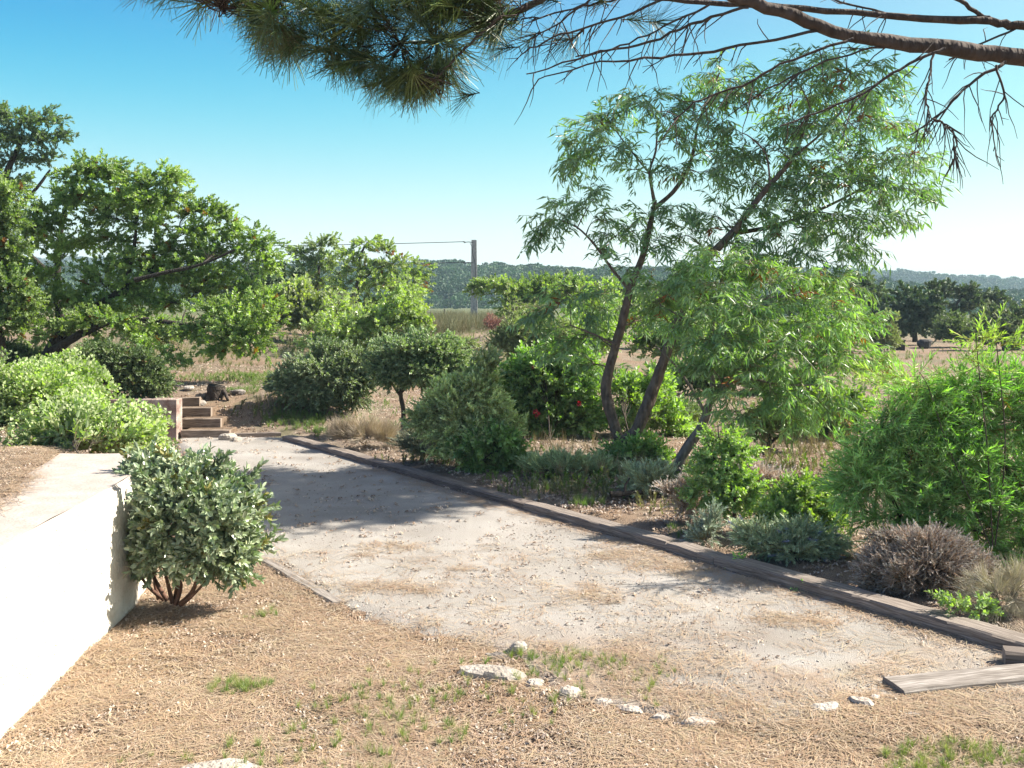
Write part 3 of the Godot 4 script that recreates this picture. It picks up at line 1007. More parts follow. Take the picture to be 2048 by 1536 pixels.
	plant("oak_tree", "distant oak whose crown shows behind the gum trunks", "tree", mid, Vector3(5.64, 0.02, -64.07), [[[Vector3(4.05, 0.64, -46), Vector3(4.05, 1.74, -46)], 0.14, 0.08]], [[3.82, 2.2, -46, 1.61, 0.8], [5.43, 2.43, -46, 1.38, 0.69], [7.03, 2.2, -46, 1.38, 0.74], [8.64, 2.2, -46, 1.38, 0.69], [4.74, 1.28, -46, 1.84, 0.57], [7.03, 1.28, -46, 1.61, 0.57]],
		{"sprig": "far", "n": 650, "size": 0.7, "tint": Color(0.04, 0.07, 0.03), "tint2": Color(0.08, 0.12, 0.045)})
	plant("oak_tree", "distant oak filling the gap behind the bright gum", "tree", mid, Vector3(17.68, -0.37, -66.02), [[[Vector3(16.07, -0.14, -60), Vector3(16.07, 1.6, -60)], 0.14, 0.08]], [[14.27, 1.9, -60, 1.8, 0.96], [16.37, 2.2, -60, 1.8, 0.96], [18.47, 1.9, -60, 1.8, 0.9], [15.47, 0.7, -60, 2.4, 0.75], [18.47, 0.7, -60, 1.8, 0.75]],
		{"sprig": "far", "n": 520, "size": 0.8, "tint": Color(0.04, 0.07, 0.03), "tint2": Color(0.08, 0.12, 0.045)})

	var hedge := {"sprig": "compound", "n": 900, "size": 1.7, "shell": 0.6, "tint": Color(0.07, 0.11, 0.045), "tint2": Color(0.16, 0.2, 0.085), "stem": 0.025}
	plant("shrub", "green field shrub seen left of the forked gum trunk", "shrub", "shrubs behind the gum trees", Vector3(2.9, 0.12, -37.15), [], [[1.7, 1.32, -27, 0.67, 0.4], [2.51, 1.26, -27, 0.61, 0.38], [2.1, 0.99, -27, 0.81, 0.3]], hedge)
	plant("shrub", "broad field shrub seen between the two gum trunks", "shrub", "shrubs behind the gum trees", Vector3(5.82, 0.02, -38.05), [], [[3.86, 1.22, -28, 0.7, 0.42], [4.84, 1.29, -28, 0.77, 0.45], [4.28, 0.87, -28, 0.98, 0.28]], hedge)
	plant("shrub", "field shrub showing through the middle of the bright gum crown", "shrub", "shrubs behind the gum trees", Vector3(8.29, -0.01, -36.37), [], [[6.03, 1.11, -29, 0.72, 0.43], [7.19, 1.19, -29, 0.8, 0.46], [6.61, 0.75, -29, 1.01, 0.29]], hedge)
	plant("shrub", "field shrub at the right side of the bright gum crown", "shrub", "shrubs behind the gum trees", Vector3(10.83, -0.01, -36.37), [], [[8.77, 0.96, -31, 0.77, 0.43], [9.85, 0.96, -31, 0.77, 0.43], [9.23, 0.62, -31, 0.93, 0.28]], hedge)
	plant("shrub", "grey-green bush on the left field under the leaning oak's long branch", "shrub", "", Vector3(-11.1, 0.82, -30.67), [], [[-11.3, 1.45, -30, 0.75, 0.36], [-10.25, 1.38, -30, 0.67, 0.33], [-10.85, 1.15, -30, 0.9, 0.24]], hedge.merged({"n": 800, "size": 1.3}, true))
	plant("shrub", "green bush on the left field beyond the leaning oak's tip", "shrub", "", Vector3(-9.21, 0.88, -33.25), [], [[-10.51, 1.48, -36, 0.81, 0.43], [-9.43, 1.39, -36, 0.72, 0.4], [-9.97, 1.12, -36, 0.9, 0.25]], hedge.merged({"n": 800, "size": 1.5}, true))

	scatter("dry_grass", "tall dry grass field in front of the wooded hill", "wisp", [[-5.2, -78, 6, 14, 1800], [-4.6, -62, 2, 4, 240]], {"size": 4.0, "tint": Color(0.2, 0.17, 0.09), "tint2": Color(0.13, 0.15, 0.07)})
	var box := thing("storage_box", "black box standing on the right field below the olive shrub", "box", Vector3(18.3, -0.15, -47.49))
	var bb := Buf.new()
	block(bb, Vector3(-0.26, -0.05, -0.25), Vector3(0.26, 0.42, 0.25))
	put("body", bb, plaster("black_plastic", lin(0.03, 0.03, 0.032), Color(0.8, 0.8, 0.8), 0.1), box)
	var lid := Buf.new()
	block(lid, Vector3(-0.29, 0.422, -0.28), Vector3(0.29, 0.47, 0.28))
	put("lid", lid, plaster("black_plastic_lid", lin(0.04, 0.04, 0.042), Color(0.8, 0.8, 0.8), 0.1), box)

func build_left_plants() -> void:
	var dark_bark := bark("dark_oak_bark", lin(0.055, 0.045, 0.038), 2.0)
	plant("oak_tree", "leaning oak with a dark forked trunk left of the steps", "tree", "oaks on the left terrace", Vector3(-9.67, 0.65, -20.71),
		[[[Vector3(-9.75, 0.59, -20.71), Vector3(-9.62, 0.91, -20.71), Vector3(-9.44, 1.27, -20.71), Vector3(-9.34, 1.45, -20.71)], 0.19, 0.15], [[Vector3(-9.34, 1.45, -20.71), Vector3(-8.89, 1.84, -20.71), Vector3(-8.37, 2.2, -20.71), Vector3(-7.8, 2.61, -20.71), Vector3(-7.29, 3.03, -20.71), Vector3(-6.98, 3.44, -20.71)], 0.12, 0.03], [[Vector3(-9.08, 1.2, -19.91), Vector3(-8.6, 1.52, -19.91), Vector3(-7.9, 1.8, -19.91), Vector3(-7.2, 1.8, -19.91), Vector3(-6.41, 1.7, -19.91), Vector3(-5.91, 1.65, -19.91)], 0.1, 0.025], [[Vector3(-9.74, 1.34, -21.51), Vector3(-9.72, 1.98, -21.51), Vector3(-9.77, 2.63, -21.51), Vector3(-9.74, 3.28, -21.51), Vector3(-9.61, 4.14, -21.51), Vector3(-9.4, 4.67, -21.51)], 0.11, 0.03], [[Vector3(-7.43, 2.59, -19.71), Vector3(-6.84, 2.74, -19.71), Vector3(-6.15, 2.89, -19.71), Vector3(-5.46, 3.19, -19.71)], 0.05, 0.02], [[Vector3(-8.01, 2.49, -20.71), Vector3(-7.83, 3.24, -20.71), Vector3(-7.78, 3.75, -20.71), Vector3(-7.75, 4.17, -20.71)], 0.045, 0.02], [[Vector3(-9.83, 2.63, -21.71), Vector3(-10.35, 3.07, -21.71), Vector3(-10.79, 3.5, -21.71), Vector3(-11.11, 3.83, -21.71)], 0.06, 0.02]],
		[[-8.84, 4.84, -20.71, 0.62, 0.29], [-8.32, 4.79, -20.71, 0.62, 0.31], [-9.05, 4.27, -20.71, 0.62, 0.36], [-7.6, 4.63, -20.71, 0.57, 0.26], [-6.98, 4.74, -20.71, 0.36, 0.23], [-8.01, 4.27, -20.71, 0.62, 0.29], [-7.18, 4.27, -20.71, 0.62, 0.31], [-6.67, 4.06, -20.71, 0.41, 0.26], [-8.43, 3.86, -20.71, 0.52, 0.23], [-7.49, 3.75, -20.71, 0.62, 0.25], [-6.04, 3.96, -20.71, 0.41, 0.25], [-6.46, 3.6, -20.71, 0.62, 0.29], [-5.73, 3.65, -20.71, 0.36, 0.26], [-7.18, 3.24, -20.71, 0.62, 0.29], [-6.15, 3.13, -20.71, 0.62, 0.29], [-5.22, 3.34, -20.71, 0.47, 0.29], [-5.01, 2.92, -20.71, 0.36, 0.31], [-8.01, 3.03, -20.71, 0.52, 0.26], [-6.98, 2.72, -20.71, 0.72, 0.29], [-7.8, 2.3, -20.71, 0.62, 0.31], [-8.53, 2.61, -20.71, 0.52, 0.31], [-6.46, 2.41, -20.71, 0.62, 0.26], [-6.04, 2.77, -20.71, 0.47, 0.23], [-5.63, 2.41, -20.71, 0.36, 0.19], [-7.18, 2.1, -20.71, 0.62, 0.23], [-5.95, 2, -19.71, 0.59, 0.2], [-5.26, 2, -19.71, 0.49, 0.25], [-4.74, 1.77, -19.21, 0.38, 0.27], [-6.28, 1.57, -19.51, 0.49, 0.18], [-5.32, 1.43, -19.21, 0.43, 0.29], [-4.94, 1.34, -19.21, 0.34, 0.27], [-5.76, 1.23, -19.41, 0.29, 0.19], [-7.23, 1.61, -19.71, 0.54, 0.2], [-7.82, 1.71, -19.71, 0.49, 0.24], [-8.5, 1.8, -19.91, 0.5, 0.25], [-9.46, 2.2, -20.71, 0.52, 0.31], [-9.98, 2.61, -20.71, 0.52, 0.36], [-9.25, 3.24, -20.71, 0.47, 0.31], [-9.98, 3.65, -20.71, 0.57, 0.41], [-9.98, 1.99, -20.71, 0.52, 0.29], [-8.99, 1.6, -20.11, 0.4, 0.18], [-8.12, 1.31, -19.71, 0.39, 0.14], [-7.06, 1.32, -19.51, 0.44, 0.18], [-6.5, 1.04, -19.31, 0.34, 0.15], [-5.35, 1.81, -19.31, 0.43, 0.21], [-4.77, 2.2, -19.71, 0.3, 0.24], [-6.67, 3.03, -20.71, 0.62, 0.27], [-7.49, 2.82, -20.71, 0.62, 0.27], [-8.94, 2.2, -20.71, 0.47, 0.25], [-8.53, 1.99, -20.71, 0.52, 0.29], [-9.43, 1.59, -20.21, 0.45, 0.24], [-8.14, 1.77, -21.31, 0.53, 0.28], [-8.95, 3.47, -21.21, 0.48, 0.28], [-9.52, 4.33, -21.31, 0.48, 0.28], [-8.63, 4.21, -21.21, 0.53, 0.28], [-7.67, 4.21, -21.21, 0.53, 0.25], [-10.19, 3.03, -20.71, 0.47, 0.31], [-9.56, 3.86, -20.71, 0.41, 0.31], [-8.22, 3.44, -20.71, 0.41, 0.21]],
		{"sprig": "oak", "n": 10500, "size": 0.76, "shell": 0.8, "spread": 1.4, "tint": Color(0.06, 0.115, 0.035), "tint2": Color(0.15, 0.21, 0.06), "bark": dark_bark, "lump": 0.2, "odd": Color(0.26, 0.14, 0.05), "odd_share": 0.012})
	plant("oak_tree", "tall dark oak rising above the leaning oak at the left edge", "tree", "oaks on the left terrace", Vector3(-16.31, 0.82, -30.67), [[[Vector3(-15.42, 0.9, -29), Vector3(-15.28, 2.78, -29), Vector3(-15.06, 4.66, -29), Vector3(-14.55, 6.11, -29), Vector3(-14.12, 6.98, -29)], 0.2, 0.05], [[Vector3(-15.13, 4.37, -29), Vector3(-13.97, 5.24, -29), Vector3(-13.39, 5.97, -29)], 0.08, 0.03]],
		[[-14.19, 7.42, -29, 0.65, 0.38], [-13.39, 7.45, -29, 0.58, 0.32], [-14.55, 6.91, -29, 0.65, 0.43], [-13.68, 6.84, -29, 0.72, 0.38], [-12.96, 6.98, -29, 0.36, 0.29], [-14.7, 7.56, -29, 0.51, 0.29], [-13.46, 6.33, -29, 0.58, 0.26], [-14.26, 6.26, -29, 0.72, 0.29], [-15.28, 7.13, -29, 0.87, 0.72], [-15.71, 6.11, -29, 0.87, 0.87], [-14.55, 5.53, -29, 0.72, 0.43], [-15.42, 4.81, -29, 0.87, 0.72]],
		{"sprig": "oak", "n": 3000, "size": 0.8, "shell": 0.65, "spread": 1.15, "tint": Color(0.045, 0.08, 0.05), "tint2": Color(0.08, 0.125, 0.07), "bark": dark_bark})
	plant("oak_tree", "oak with a slanting trunk cut by the left edge", "tree", "oaks on the left terrace", Vector3(-9.77, 0.63, -18.54), [[[Vector3(-9.74, 0.58, -18.5), Vector3(-9.51, 1.28, -18.5), Vector3(-9.61, 2.11, -18.5), Vector3(-9.42, 2.75, -18.5), Vector3(-9.65, 3.4, -18.5)], 0.16, 0.06], [[Vector3(-9.42, 2.75, -18.5), Vector3(-9.14, 2.2, -18.5), Vector3(-9.05, 2.02, -18.5)], 0.05, 0.03]],
		[[-9.37, 4.23, -18.5, 0.46, 0.32], [-9.74, 3.68, -18.5, 0.55, 0.37], [-9.28, 3.68, -18.5, 0.37, 0.32], [-9.37, 2.57, -18.5, 0.42, 0.37], [-9.56, 2.02, -18.5, 0.55, 0.37], [-9.19, 1.74, -18.5, 0.42, 0.23], [-9.84, 2.94, -18.5, 0.55, 0.55], [-9.28, 3.12, -18.5, 0.37, 0.23], [-8.91, 2.29, -18.5, 0.28, 0.23]],
		{"sprig": "oak", "n": 2400, "size": 0.8, "shell": 0.7, "spread": 1.2, "tint": Color(0.06, 0.105, 0.04), "tint2": Color(0.13, 0.18, 0.06), "bark": dark_bark, "odd": Color(0.26, 0.12, 0.05), "odd_share": 0.03})
	plant("shrub", "dark small-leaved shrub growing above the low wall", "shrub", "", Vector3(-6.94, 0.63, -18.05), [], [[-6.69, 1.23, -16.25, 0.49, 0.24], [-6.12, 1.14, -16.25, 0.49, 0.24], [-6.37, 0.9, -16.25, 0.57, 0.24], [-5.8, 0.86, -16.25, 0.32, 0.2], [-7.02, 1.06, -16.25, 0.32, 0.2], [-5.96, 0.7, -16.25, 0.32, 0.11]],
		{"sprig": "small", "n": 2000, "size": 1.1, "tint": Color(0.045, 0.075, 0.03), "tint2": Color(0.09, 0.12, 0.045), "stem": 0.02, "odd": Color(0.2, 0.13, 0.06), "odd_share": 0.03})
	plant("shrub", "low dark scrub beneath the leaning oak's left branches", "shrub", "", Vector3(-11.03, 0.66, -21.99), [], [[-10.64, 1.15, -21, 0.47, 0.23], [-10.12, 0.99, -21, 0.42, 0.19], [-10.75, 0.78, -21, 0.52, 0.19]],
		{"sprig": "small", "n": 900, "size": 1.2, "tint": Color(0.05, 0.08, 0.035), "tint2": Color(0.1, 0.13, 0.05), "stem": 0.02})
	var umb := {"sprig": "umbel", "n": 560, "size": 1.0, "tint": Color(0.11, 0.145, 0.055), "tint2": Color(0.2, 0.225, 0.11), "droop": 0.5, "stem": 0.01, "shell": 0.6}
	plant("flowering_shrub", "yellow-green flowering shrub at the left edge of the terrace", "shrub", "yellow-green shrubs on the terrace", Vector3(-5.13, 0.9, -10.43), [], [[-5.32, 1.19, -10.6, 0.32, 0.16], [-5, 1.14, -10.6, 0.29, 0.17], [-5.27, 0.98, -10.6, 0.32, 0.15], [-4.84, 0.93, -10.6, 0.26, 0.13]], umb)
	plant("flowering_shrub", "tallest yellow-green flowering shrub, below the leaning oak trunk", "shrub", "yellow-green shrubs on the terrace", Vector3(-5.03, 0.77, -11.51), [], [[-5, 1.19, -11.2, 0.28, 0.15], [-4.95, 1.08, -11.2, 0.21, 0.15], [-5.03, 0.94, -11.2, 0.28, 0.17], [-4.86, 0.87, -11.2, 0.16, 0.11], [-4.95, 0.77, -11.2, 0.22, 0.11]], umb)
	plant("flowering_shrub", "yellow-green flowering shrub spilling over in front of the low wall", "shrub", "yellow-green shrubs on the terrace", Vector3(-4.82, 0.38, -12.15), [], [[-4.46, 0.86, -10.4, 0.13, 0.08], [-4.33, 0.71, -10.4, 0.14, 0.04], [-4.36, 0.64, -10.4, 0.2, 0.05], [-4.07, 0.59, -10.4, 0.09, 0.02], [-3.87, 0.55, -10.4, 0.06, 0.02]], umb)
	plant("flowering_shrub", "low leafy yellow-green shrub on the wall top behind the bush", "shrub", "yellow-green shrubs on the terrace", Vector3(-3.47, 0.9, -8.13), [], [[-3.89, 0.87, -9, 0.2, 0.08], [-3.71, 0.83, -9, 0.2, 0.08], [-3.53, 0.83, -9, 0.2, 0.07], [-4.07, 0.94, -9, 0.18, 0.07]], umb.merged({"n": 420}, true))
	plant("bush", "rounded grey-green bush with glossy oval leaves by the wall", "bush", "", Vector3(-2.4, 0, -7.28),
		[[[Vector3(-2.44, 0.02, -7.19), Vector3(-2.48, 0.19, -7.19), Vector3(-2.53, 0.37, -7.19)], 0.016, 0.009], [[Vector3(-2.42, 0.01, -7.19), Vector3(-2.38, 0.15, -7.19), Vector3(-2.42, 0.29, -7.19), Vector3(-2.35, 0.55, -7.19)], 0.018, 0.009], [[Vector3(-2.39, 0.01, -7.19), Vector3(-2.3, 0.1, -7.19), Vector3(-2.24, 0.26, -7.19), Vector3(-2.17, 0.44, -7.19)], 0.02, 0.01], [[Vector3(-2.51, 0.01, -7.29), Vector3(-2.6, 0.16, -7.29), Vector3(-2.68, 0.38, -7.29), Vector3(-2.71, 0.71, -7.29)], 0.018, 0.008], [[Vector3(-2.55, 0, -7.34), Vector3(-2.68, 0.11, -7.34), Vector3(-2.79, 0.29, -7.34)], 0.016, 0.008], [[Vector3(-2.34, 0.04, -7.09), Vector3(-2.23, 0.14, -7.09), Vector3(-2.07, 0.32, -7.09)], 0.014, 0.007], [[Vector3(-2.44, 0.03, -7.24), Vector3(-2.39, 0.32, -7.24), Vector3(-2.33, 0.75, -7.24), Vector3(-2.37, 0.93, -7.24)], 0.016, 0.007], [[Vector3(-2.6, -0.04, -7.39), Vector3(-2.64, 0.17, -7.39), Vector3(-2.56, 0.54, -7.39)], .016, .008]],
		[[-2.69, 0.97, -7.44, 0.19, 0.1], [-2.45, 0.96, -7.39, 0.18, 0.11], [-2.79, 0.85, -7.39, 0.17, 0.13], [-2.27, 0.89, -7.39, 0.17, 0.11], [-2.44, 0.86, -7.04, 0.21, 0.13], [-2.18, 0.8, -6.99, 0.19, 0.13], [-2.06, 0.81, -7.29, 0.15, 0.1], [-2.71, 0.67, -7.29, 0.18, 0.15], [-1.94, 0.67, -7.19, 0.12, 0.11], [-2.34, 0.66, -6.94, 0.21, 0.14], [-2.06, 0.64, -6.94, 0.19, 0.14], [-2.71, 0.46, -7.19, 0.16, 0.15], [-2.46, 0.45, -6.99, 0.17, 0.13], [-2.17, 0.45, -6.94, 0.17, 0.12], [-1.96, 0.5, -7.09, 0.16, 0.13], [-1.88, 0.42, -7.19, 0.09, 0.09], [-2.02, 0.35, -7.04, 0.14, 0.09], [-2.6, 0.31, -7.19, 0.14, 0.07], [-2.35, 0.36, -7.09, 0.18, 0.08], [-1.99, 0.33, -7.19, 0.13, 0.06], [-2.71, 0.3, -7.29, 0.11, 0.07], [-2.17, 0.24, -7.19, 0.13, 0.05], [-2.57, 0.24, -7.19, 0.1, 0.04], [-1.96, 0.26, -7.19, 0.09, 0.04]],
		{"sprig": "oval", "n": 1650, "size": 0.76, "tint": Color(0.055, 0.085, 0.04), "tint2": Color(0.14, 0.17, 0.1), "shell": 0.55, "droop": 0.35, "bark": bark("red_brown_stem", lin(0.19, 0.1, 0.07)), "lump": 0.1, "odd": Color(0.26, 0.24, 0.08), "odd_share": 0.04, "deep": 0.42})

func build_middle_plants() -> void:
	plant("bush", "dark mounded bush with a pale sunlit top left of the little round tree", "bush", "", Vector3(-3.3, 0.31, -17.67), [], [[-3.35, 1.02, -17.46, 0.61, 0.28], [-2.65, 1.15, -17.46, 0.52, 0.26], [-3.79, 0.8, -17.46, 0.39, 0.26], [-3, 0.8, -17.46, 0.65, 0.31], [-3.53, 0.54, -17.46, 0.52, 0.22], [-2.83, 0.5, -17.46, 0.44, 0.19], [-2.43, 0.89, -17.46, 0.31, 0.26], [-4.05, 0.67, -17.46, 0.22, 0.14], [-3.18, 1.33, -17.46, 0.39, 0.14], [-3.18, 0.37, -17.46, 0.44, 0.1]],
		{"sprig": "small", "n": 3200, "size": 1.05, "spread": 1.08, "tint": Color(0.055, 0.085, 0.045), "tint2": Color(0.15, 0.18, 0.11), "stem": 0.02, "shell": 0.33})
	plant("young_tree", "little round-crowned tree on a single bare trunk by the verge", "tree", "", Vector3(-1.79, 0.11, -16.35), [[[Vector3(-1.75, 0.11, -16.1), Vector3(-1.75, 0.43, -16.1), Vector3(-1.79, 0.71, -16.1), Vector3(-1.71, 0.99, -16.1)], 0.045, 0.025], [[Vector3(-1.78, 0.63, -16.1), Vector3(-1.92, 0.83, -16.1), Vector3(-2, 1.03, -16.1)], 0.02, 0.01], [[Vector3(-1.78, 0.71, -16.1), Vector3(-1.48, 0.99, -16.1), Vector3(-1.24, 1.23, -16.1)], 0.02, 0.01]],
		[[-1.4, 1.48, -16.1, 0.48, 0.19], [-1.8, 1.4, -16.1, 0.4, 0.21], [-1, 1.31, -16.1, 0.32, 0.24], [-2.04, 1.15, -16.1, 0.32, 0.23], [-1.48, 1.15, -16.1, 0.48, 0.23], [-1.88, 0.95, -16.1, 0.36, 0.14], [-1.16, 1.03, -16.1, 0.4, 0.23], [-0.76, 1.07, -16.1, 0.2, 0.2], [-1.56, 0.91, -16.1, 0.32, 0.1]],
		{"sprig": "small", "n": 2400, "size": 1.0, "spread": 1.12, "tint": Color(0.07, 0.11, 0.055), "tint2": Color(0.17, 0.21, 0.11), "shell": 0.36})
	plant("bush", "tall olive bush with feathery tips right of the little tree", "bush", "", Vector3(-0.62, 0.07, -13.18), [], [[-0.79, 0.99, -12.79, 0.32, 0.19], [-0.47, 1.11, -12.79, 0.29, 0.19], [-0.98, 0.73, -12.79, 0.29, 0.22], [-0.6, 0.73, -12.79, 0.38, 0.22], [-0.25, 0.79, -12.79, 0.26, 0.2], [-0.09, 0.54, -12.79, 0.22, 0.18], [-0.47, 0.47, -12.79, 0.42, 0.19], [-0.86, 0.44, -12.79, 0.32, 0.16], [-0.15, 0.31, -12.79, 0.22, 0.14], [-0.66, 0.25, -12.79, 0.38, 0.12], [-0.35, 1.37, -12.79, 0.16, 0.12], [-1.18, 0.6, -12.79, 0.16, 0.13]],
		{"sprig": "small", "n": 2800, "size": 0.95, "spread": 1.1, "tint": Color(0.13, 0.16, 0.065), "tint2": Color(0.3, 0.32, 0.14), "stem": 0.02, "shell": 0.34, "droop": 0.6})
	plant("flowering_bush", "dark leafy bush with red flowers left of the forked gum trunk", "bush", "", Vector3(0.56, 0.15, -14.72), [], [[0.35, 1.2, -15.32, 0.46, 0.21], [0.81, 1.28, -15.32, 0.46, 0.23], [0.05, 0.98, -15.32, 0.31, 0.21], [0.58, 0.9, -15.32, 0.54, 0.24], [1.08, 0.9, -15.32, 0.31, 0.31], [0.28, 0.55, -15.32, 0.38, 0.24], [0.81, 0.52, -15.32, 0.46, 0.27], [0.51, 0.21, -15.32, 0.46, 0.19], [1.12, 0.36, -15.32, 0.27, 0.27], [0.05, 0.67, -15.32, 0.23, 0.19]],
		{"sprig": "compound", "n": 2600, "size": 1.05, "tint": Color(0.05, 0.1, 0.035), "tint2": Color(0.14, 0.21, 0.075), "stem": 0.02})
	rng.seed = 3
	for k in 4:
		var at: Vector3 = [Vector3(0.33, 0.66, -13.6), Vector3(0.92, 0.78, -13.7), Vector3(0.41, 1.37, -13.6), Vector3(0.29, 1.28, -13.7)][k]
		var s := [0.05, 0.036, 0.024, 0.02][k] as float
		var fl := thing("red_flower", ["largest red flower head low on the dark leafy bush", "red flower head nearest the forked gum trunk", "small red flower high on the dark leafy bush", "smallest red flower at the upper left of the dark bush"][k], "flower", at, "red flowers on the dark bush")
		var b := Buf.new()
		for j in 22:
			var dir := ball()
			b.leaf(dir * s * 0.3, dir, ball(), s, s * 0.7, 0.2, Color(0.36, 0.07, 0.1) * rng.randf_range(0.7, 1.2))
		put("petals", b, leafy("petal", 0.5, Color(1, 0.2, 0.2)), fl)
	plant("dry_shrub", "brown wispy dry shrub beside the far sleepers", "shrub", "", Vector3(-2.11, 0.06, -14.63), [], [[-2.36, 0.19, -14.6, 0.22, 0.1], [-2.11, 0.22, -14.6, 0.29, 0.12], [-1.85, 0.16, -14.6, 0.22, 0.1]],
		{"sprig": "wisp", "n": 420, "size": 1.0, "tint": Color(0.13, 0.1, 0.075), "tint2": Color(0.2, 0.16, 0.12), "stem": 0.006, "droop": 0.8})
	plant("dry_shrub", "grey-green wispy shrub right of the brown one", "shrub", "", Vector3(-1.18, 0.06, -13.62), [], [[-1.3, 0.26, -13.4, 0.23, 0.11], [-1.03, 0.22, -13.4, 0.27, 0.12], [-1.17, 0.16, -13.4, 0.3, 0.08]],
		{"sprig": "rosemary", "n": 380, "size": 1.2, "tint": Color(0.09, 0.11, 0.06), "tint2": Color(0.14, 0.15, 0.1), "stem": 0.006, "droop": 0.8})
	plant("shrub", "small leafy bush at the verge below the olive bush", "shrub", "", Vector3(-0.25, 0.06, -12.6), [], [[-0.53, 0.34, -12.6, 0.25, 0.15], [-0.21, 0.44, -12.6, 0.25, 0.16], [-0.09, 0.25, -12.6, 0.19, 0.13], [-0.4, 0.15, -12.6, 0.25, 0.09]],
		{"sprig": "compound", "n": 520, "size": 0.9, "tint": Color(0.06, 0.11, 0.035), "tint2": Color(0.13, 0.2, 0.06), "stem": 0.01})
	plant("shrub", "low green plants below the forked gum trunk", "shrub", "", Vector3(0.63, 0.07, -11.86), [], [[0.34, 0.16, -12.2, 0.24, 0.1], [0.65, 0.19, -12.2, 0.3, 0.11], [1.01, 0.13, -12.2, 0.24, 0.1], [1.2, 0.01, -12.2, 0.18, 0.09]],
		{"sprig": "rosemary", "n": 620, "size": 1.0, "tint": Color(0.09, 0.14, 0.05), "tint2": Color(0.18, 0.24, 0.09), "stem": 0.006, "droop": 0.9})
	plant("seedling", "single bright green seedling at the foot of the long sleeper", "plant", "", Vector3(1.85, 0, -8.15), [], [[1.85, 0.05, -8.15, 0.03, 0.03], [1.86, 0.01, -8.15, 0.02, 0.02]], {"sprig": "compound", "n": 16, "size": 0.4, "tint": Color(0.14, 0.26, 0.04), "stem": 0.002, "per": 2})
	plant("seedling", "pale small seedling below the long sleeper, nearer the camera", "plant", "", Vector3(2.19, 0, -7.54), [], [[2.18, 0.02, -7.55, 0.03, 0.02], [2.2, 0, -7.55, 0.02, 0.02]], {"sprig": "compound", "n": 14, "size": 0.35, "tint": Color(0.12, 0.2, 0.08), "stem": 0.002, "per": 2})
	var stump := thing("tree_stump", "dark broken tree stump on the bank above the steps", "stump", Vector3(-5.29, 0.51, -17.88))
	var sb := Buf.new()
	sb.tube([Vector3(0, -0.1, 0), Vector3(0, 0.1, 0), Vector3(0.01, 0.16, 0)], 0.19, 0.18, 11, Color.WHITE, 0.3)
	sb.tube([Vector3(0.1, 0.12, 0.05), Vector3(0.2, 0.03, 0.12), Vector3(0.27, -0.08, 0.2)], 0.05, 0.025, 6, Color.WHITE, 0.2)
	put("trunk", sb, bark("stump_bark", lin(0.085, 0.066, 0.055), 2.0), stump)

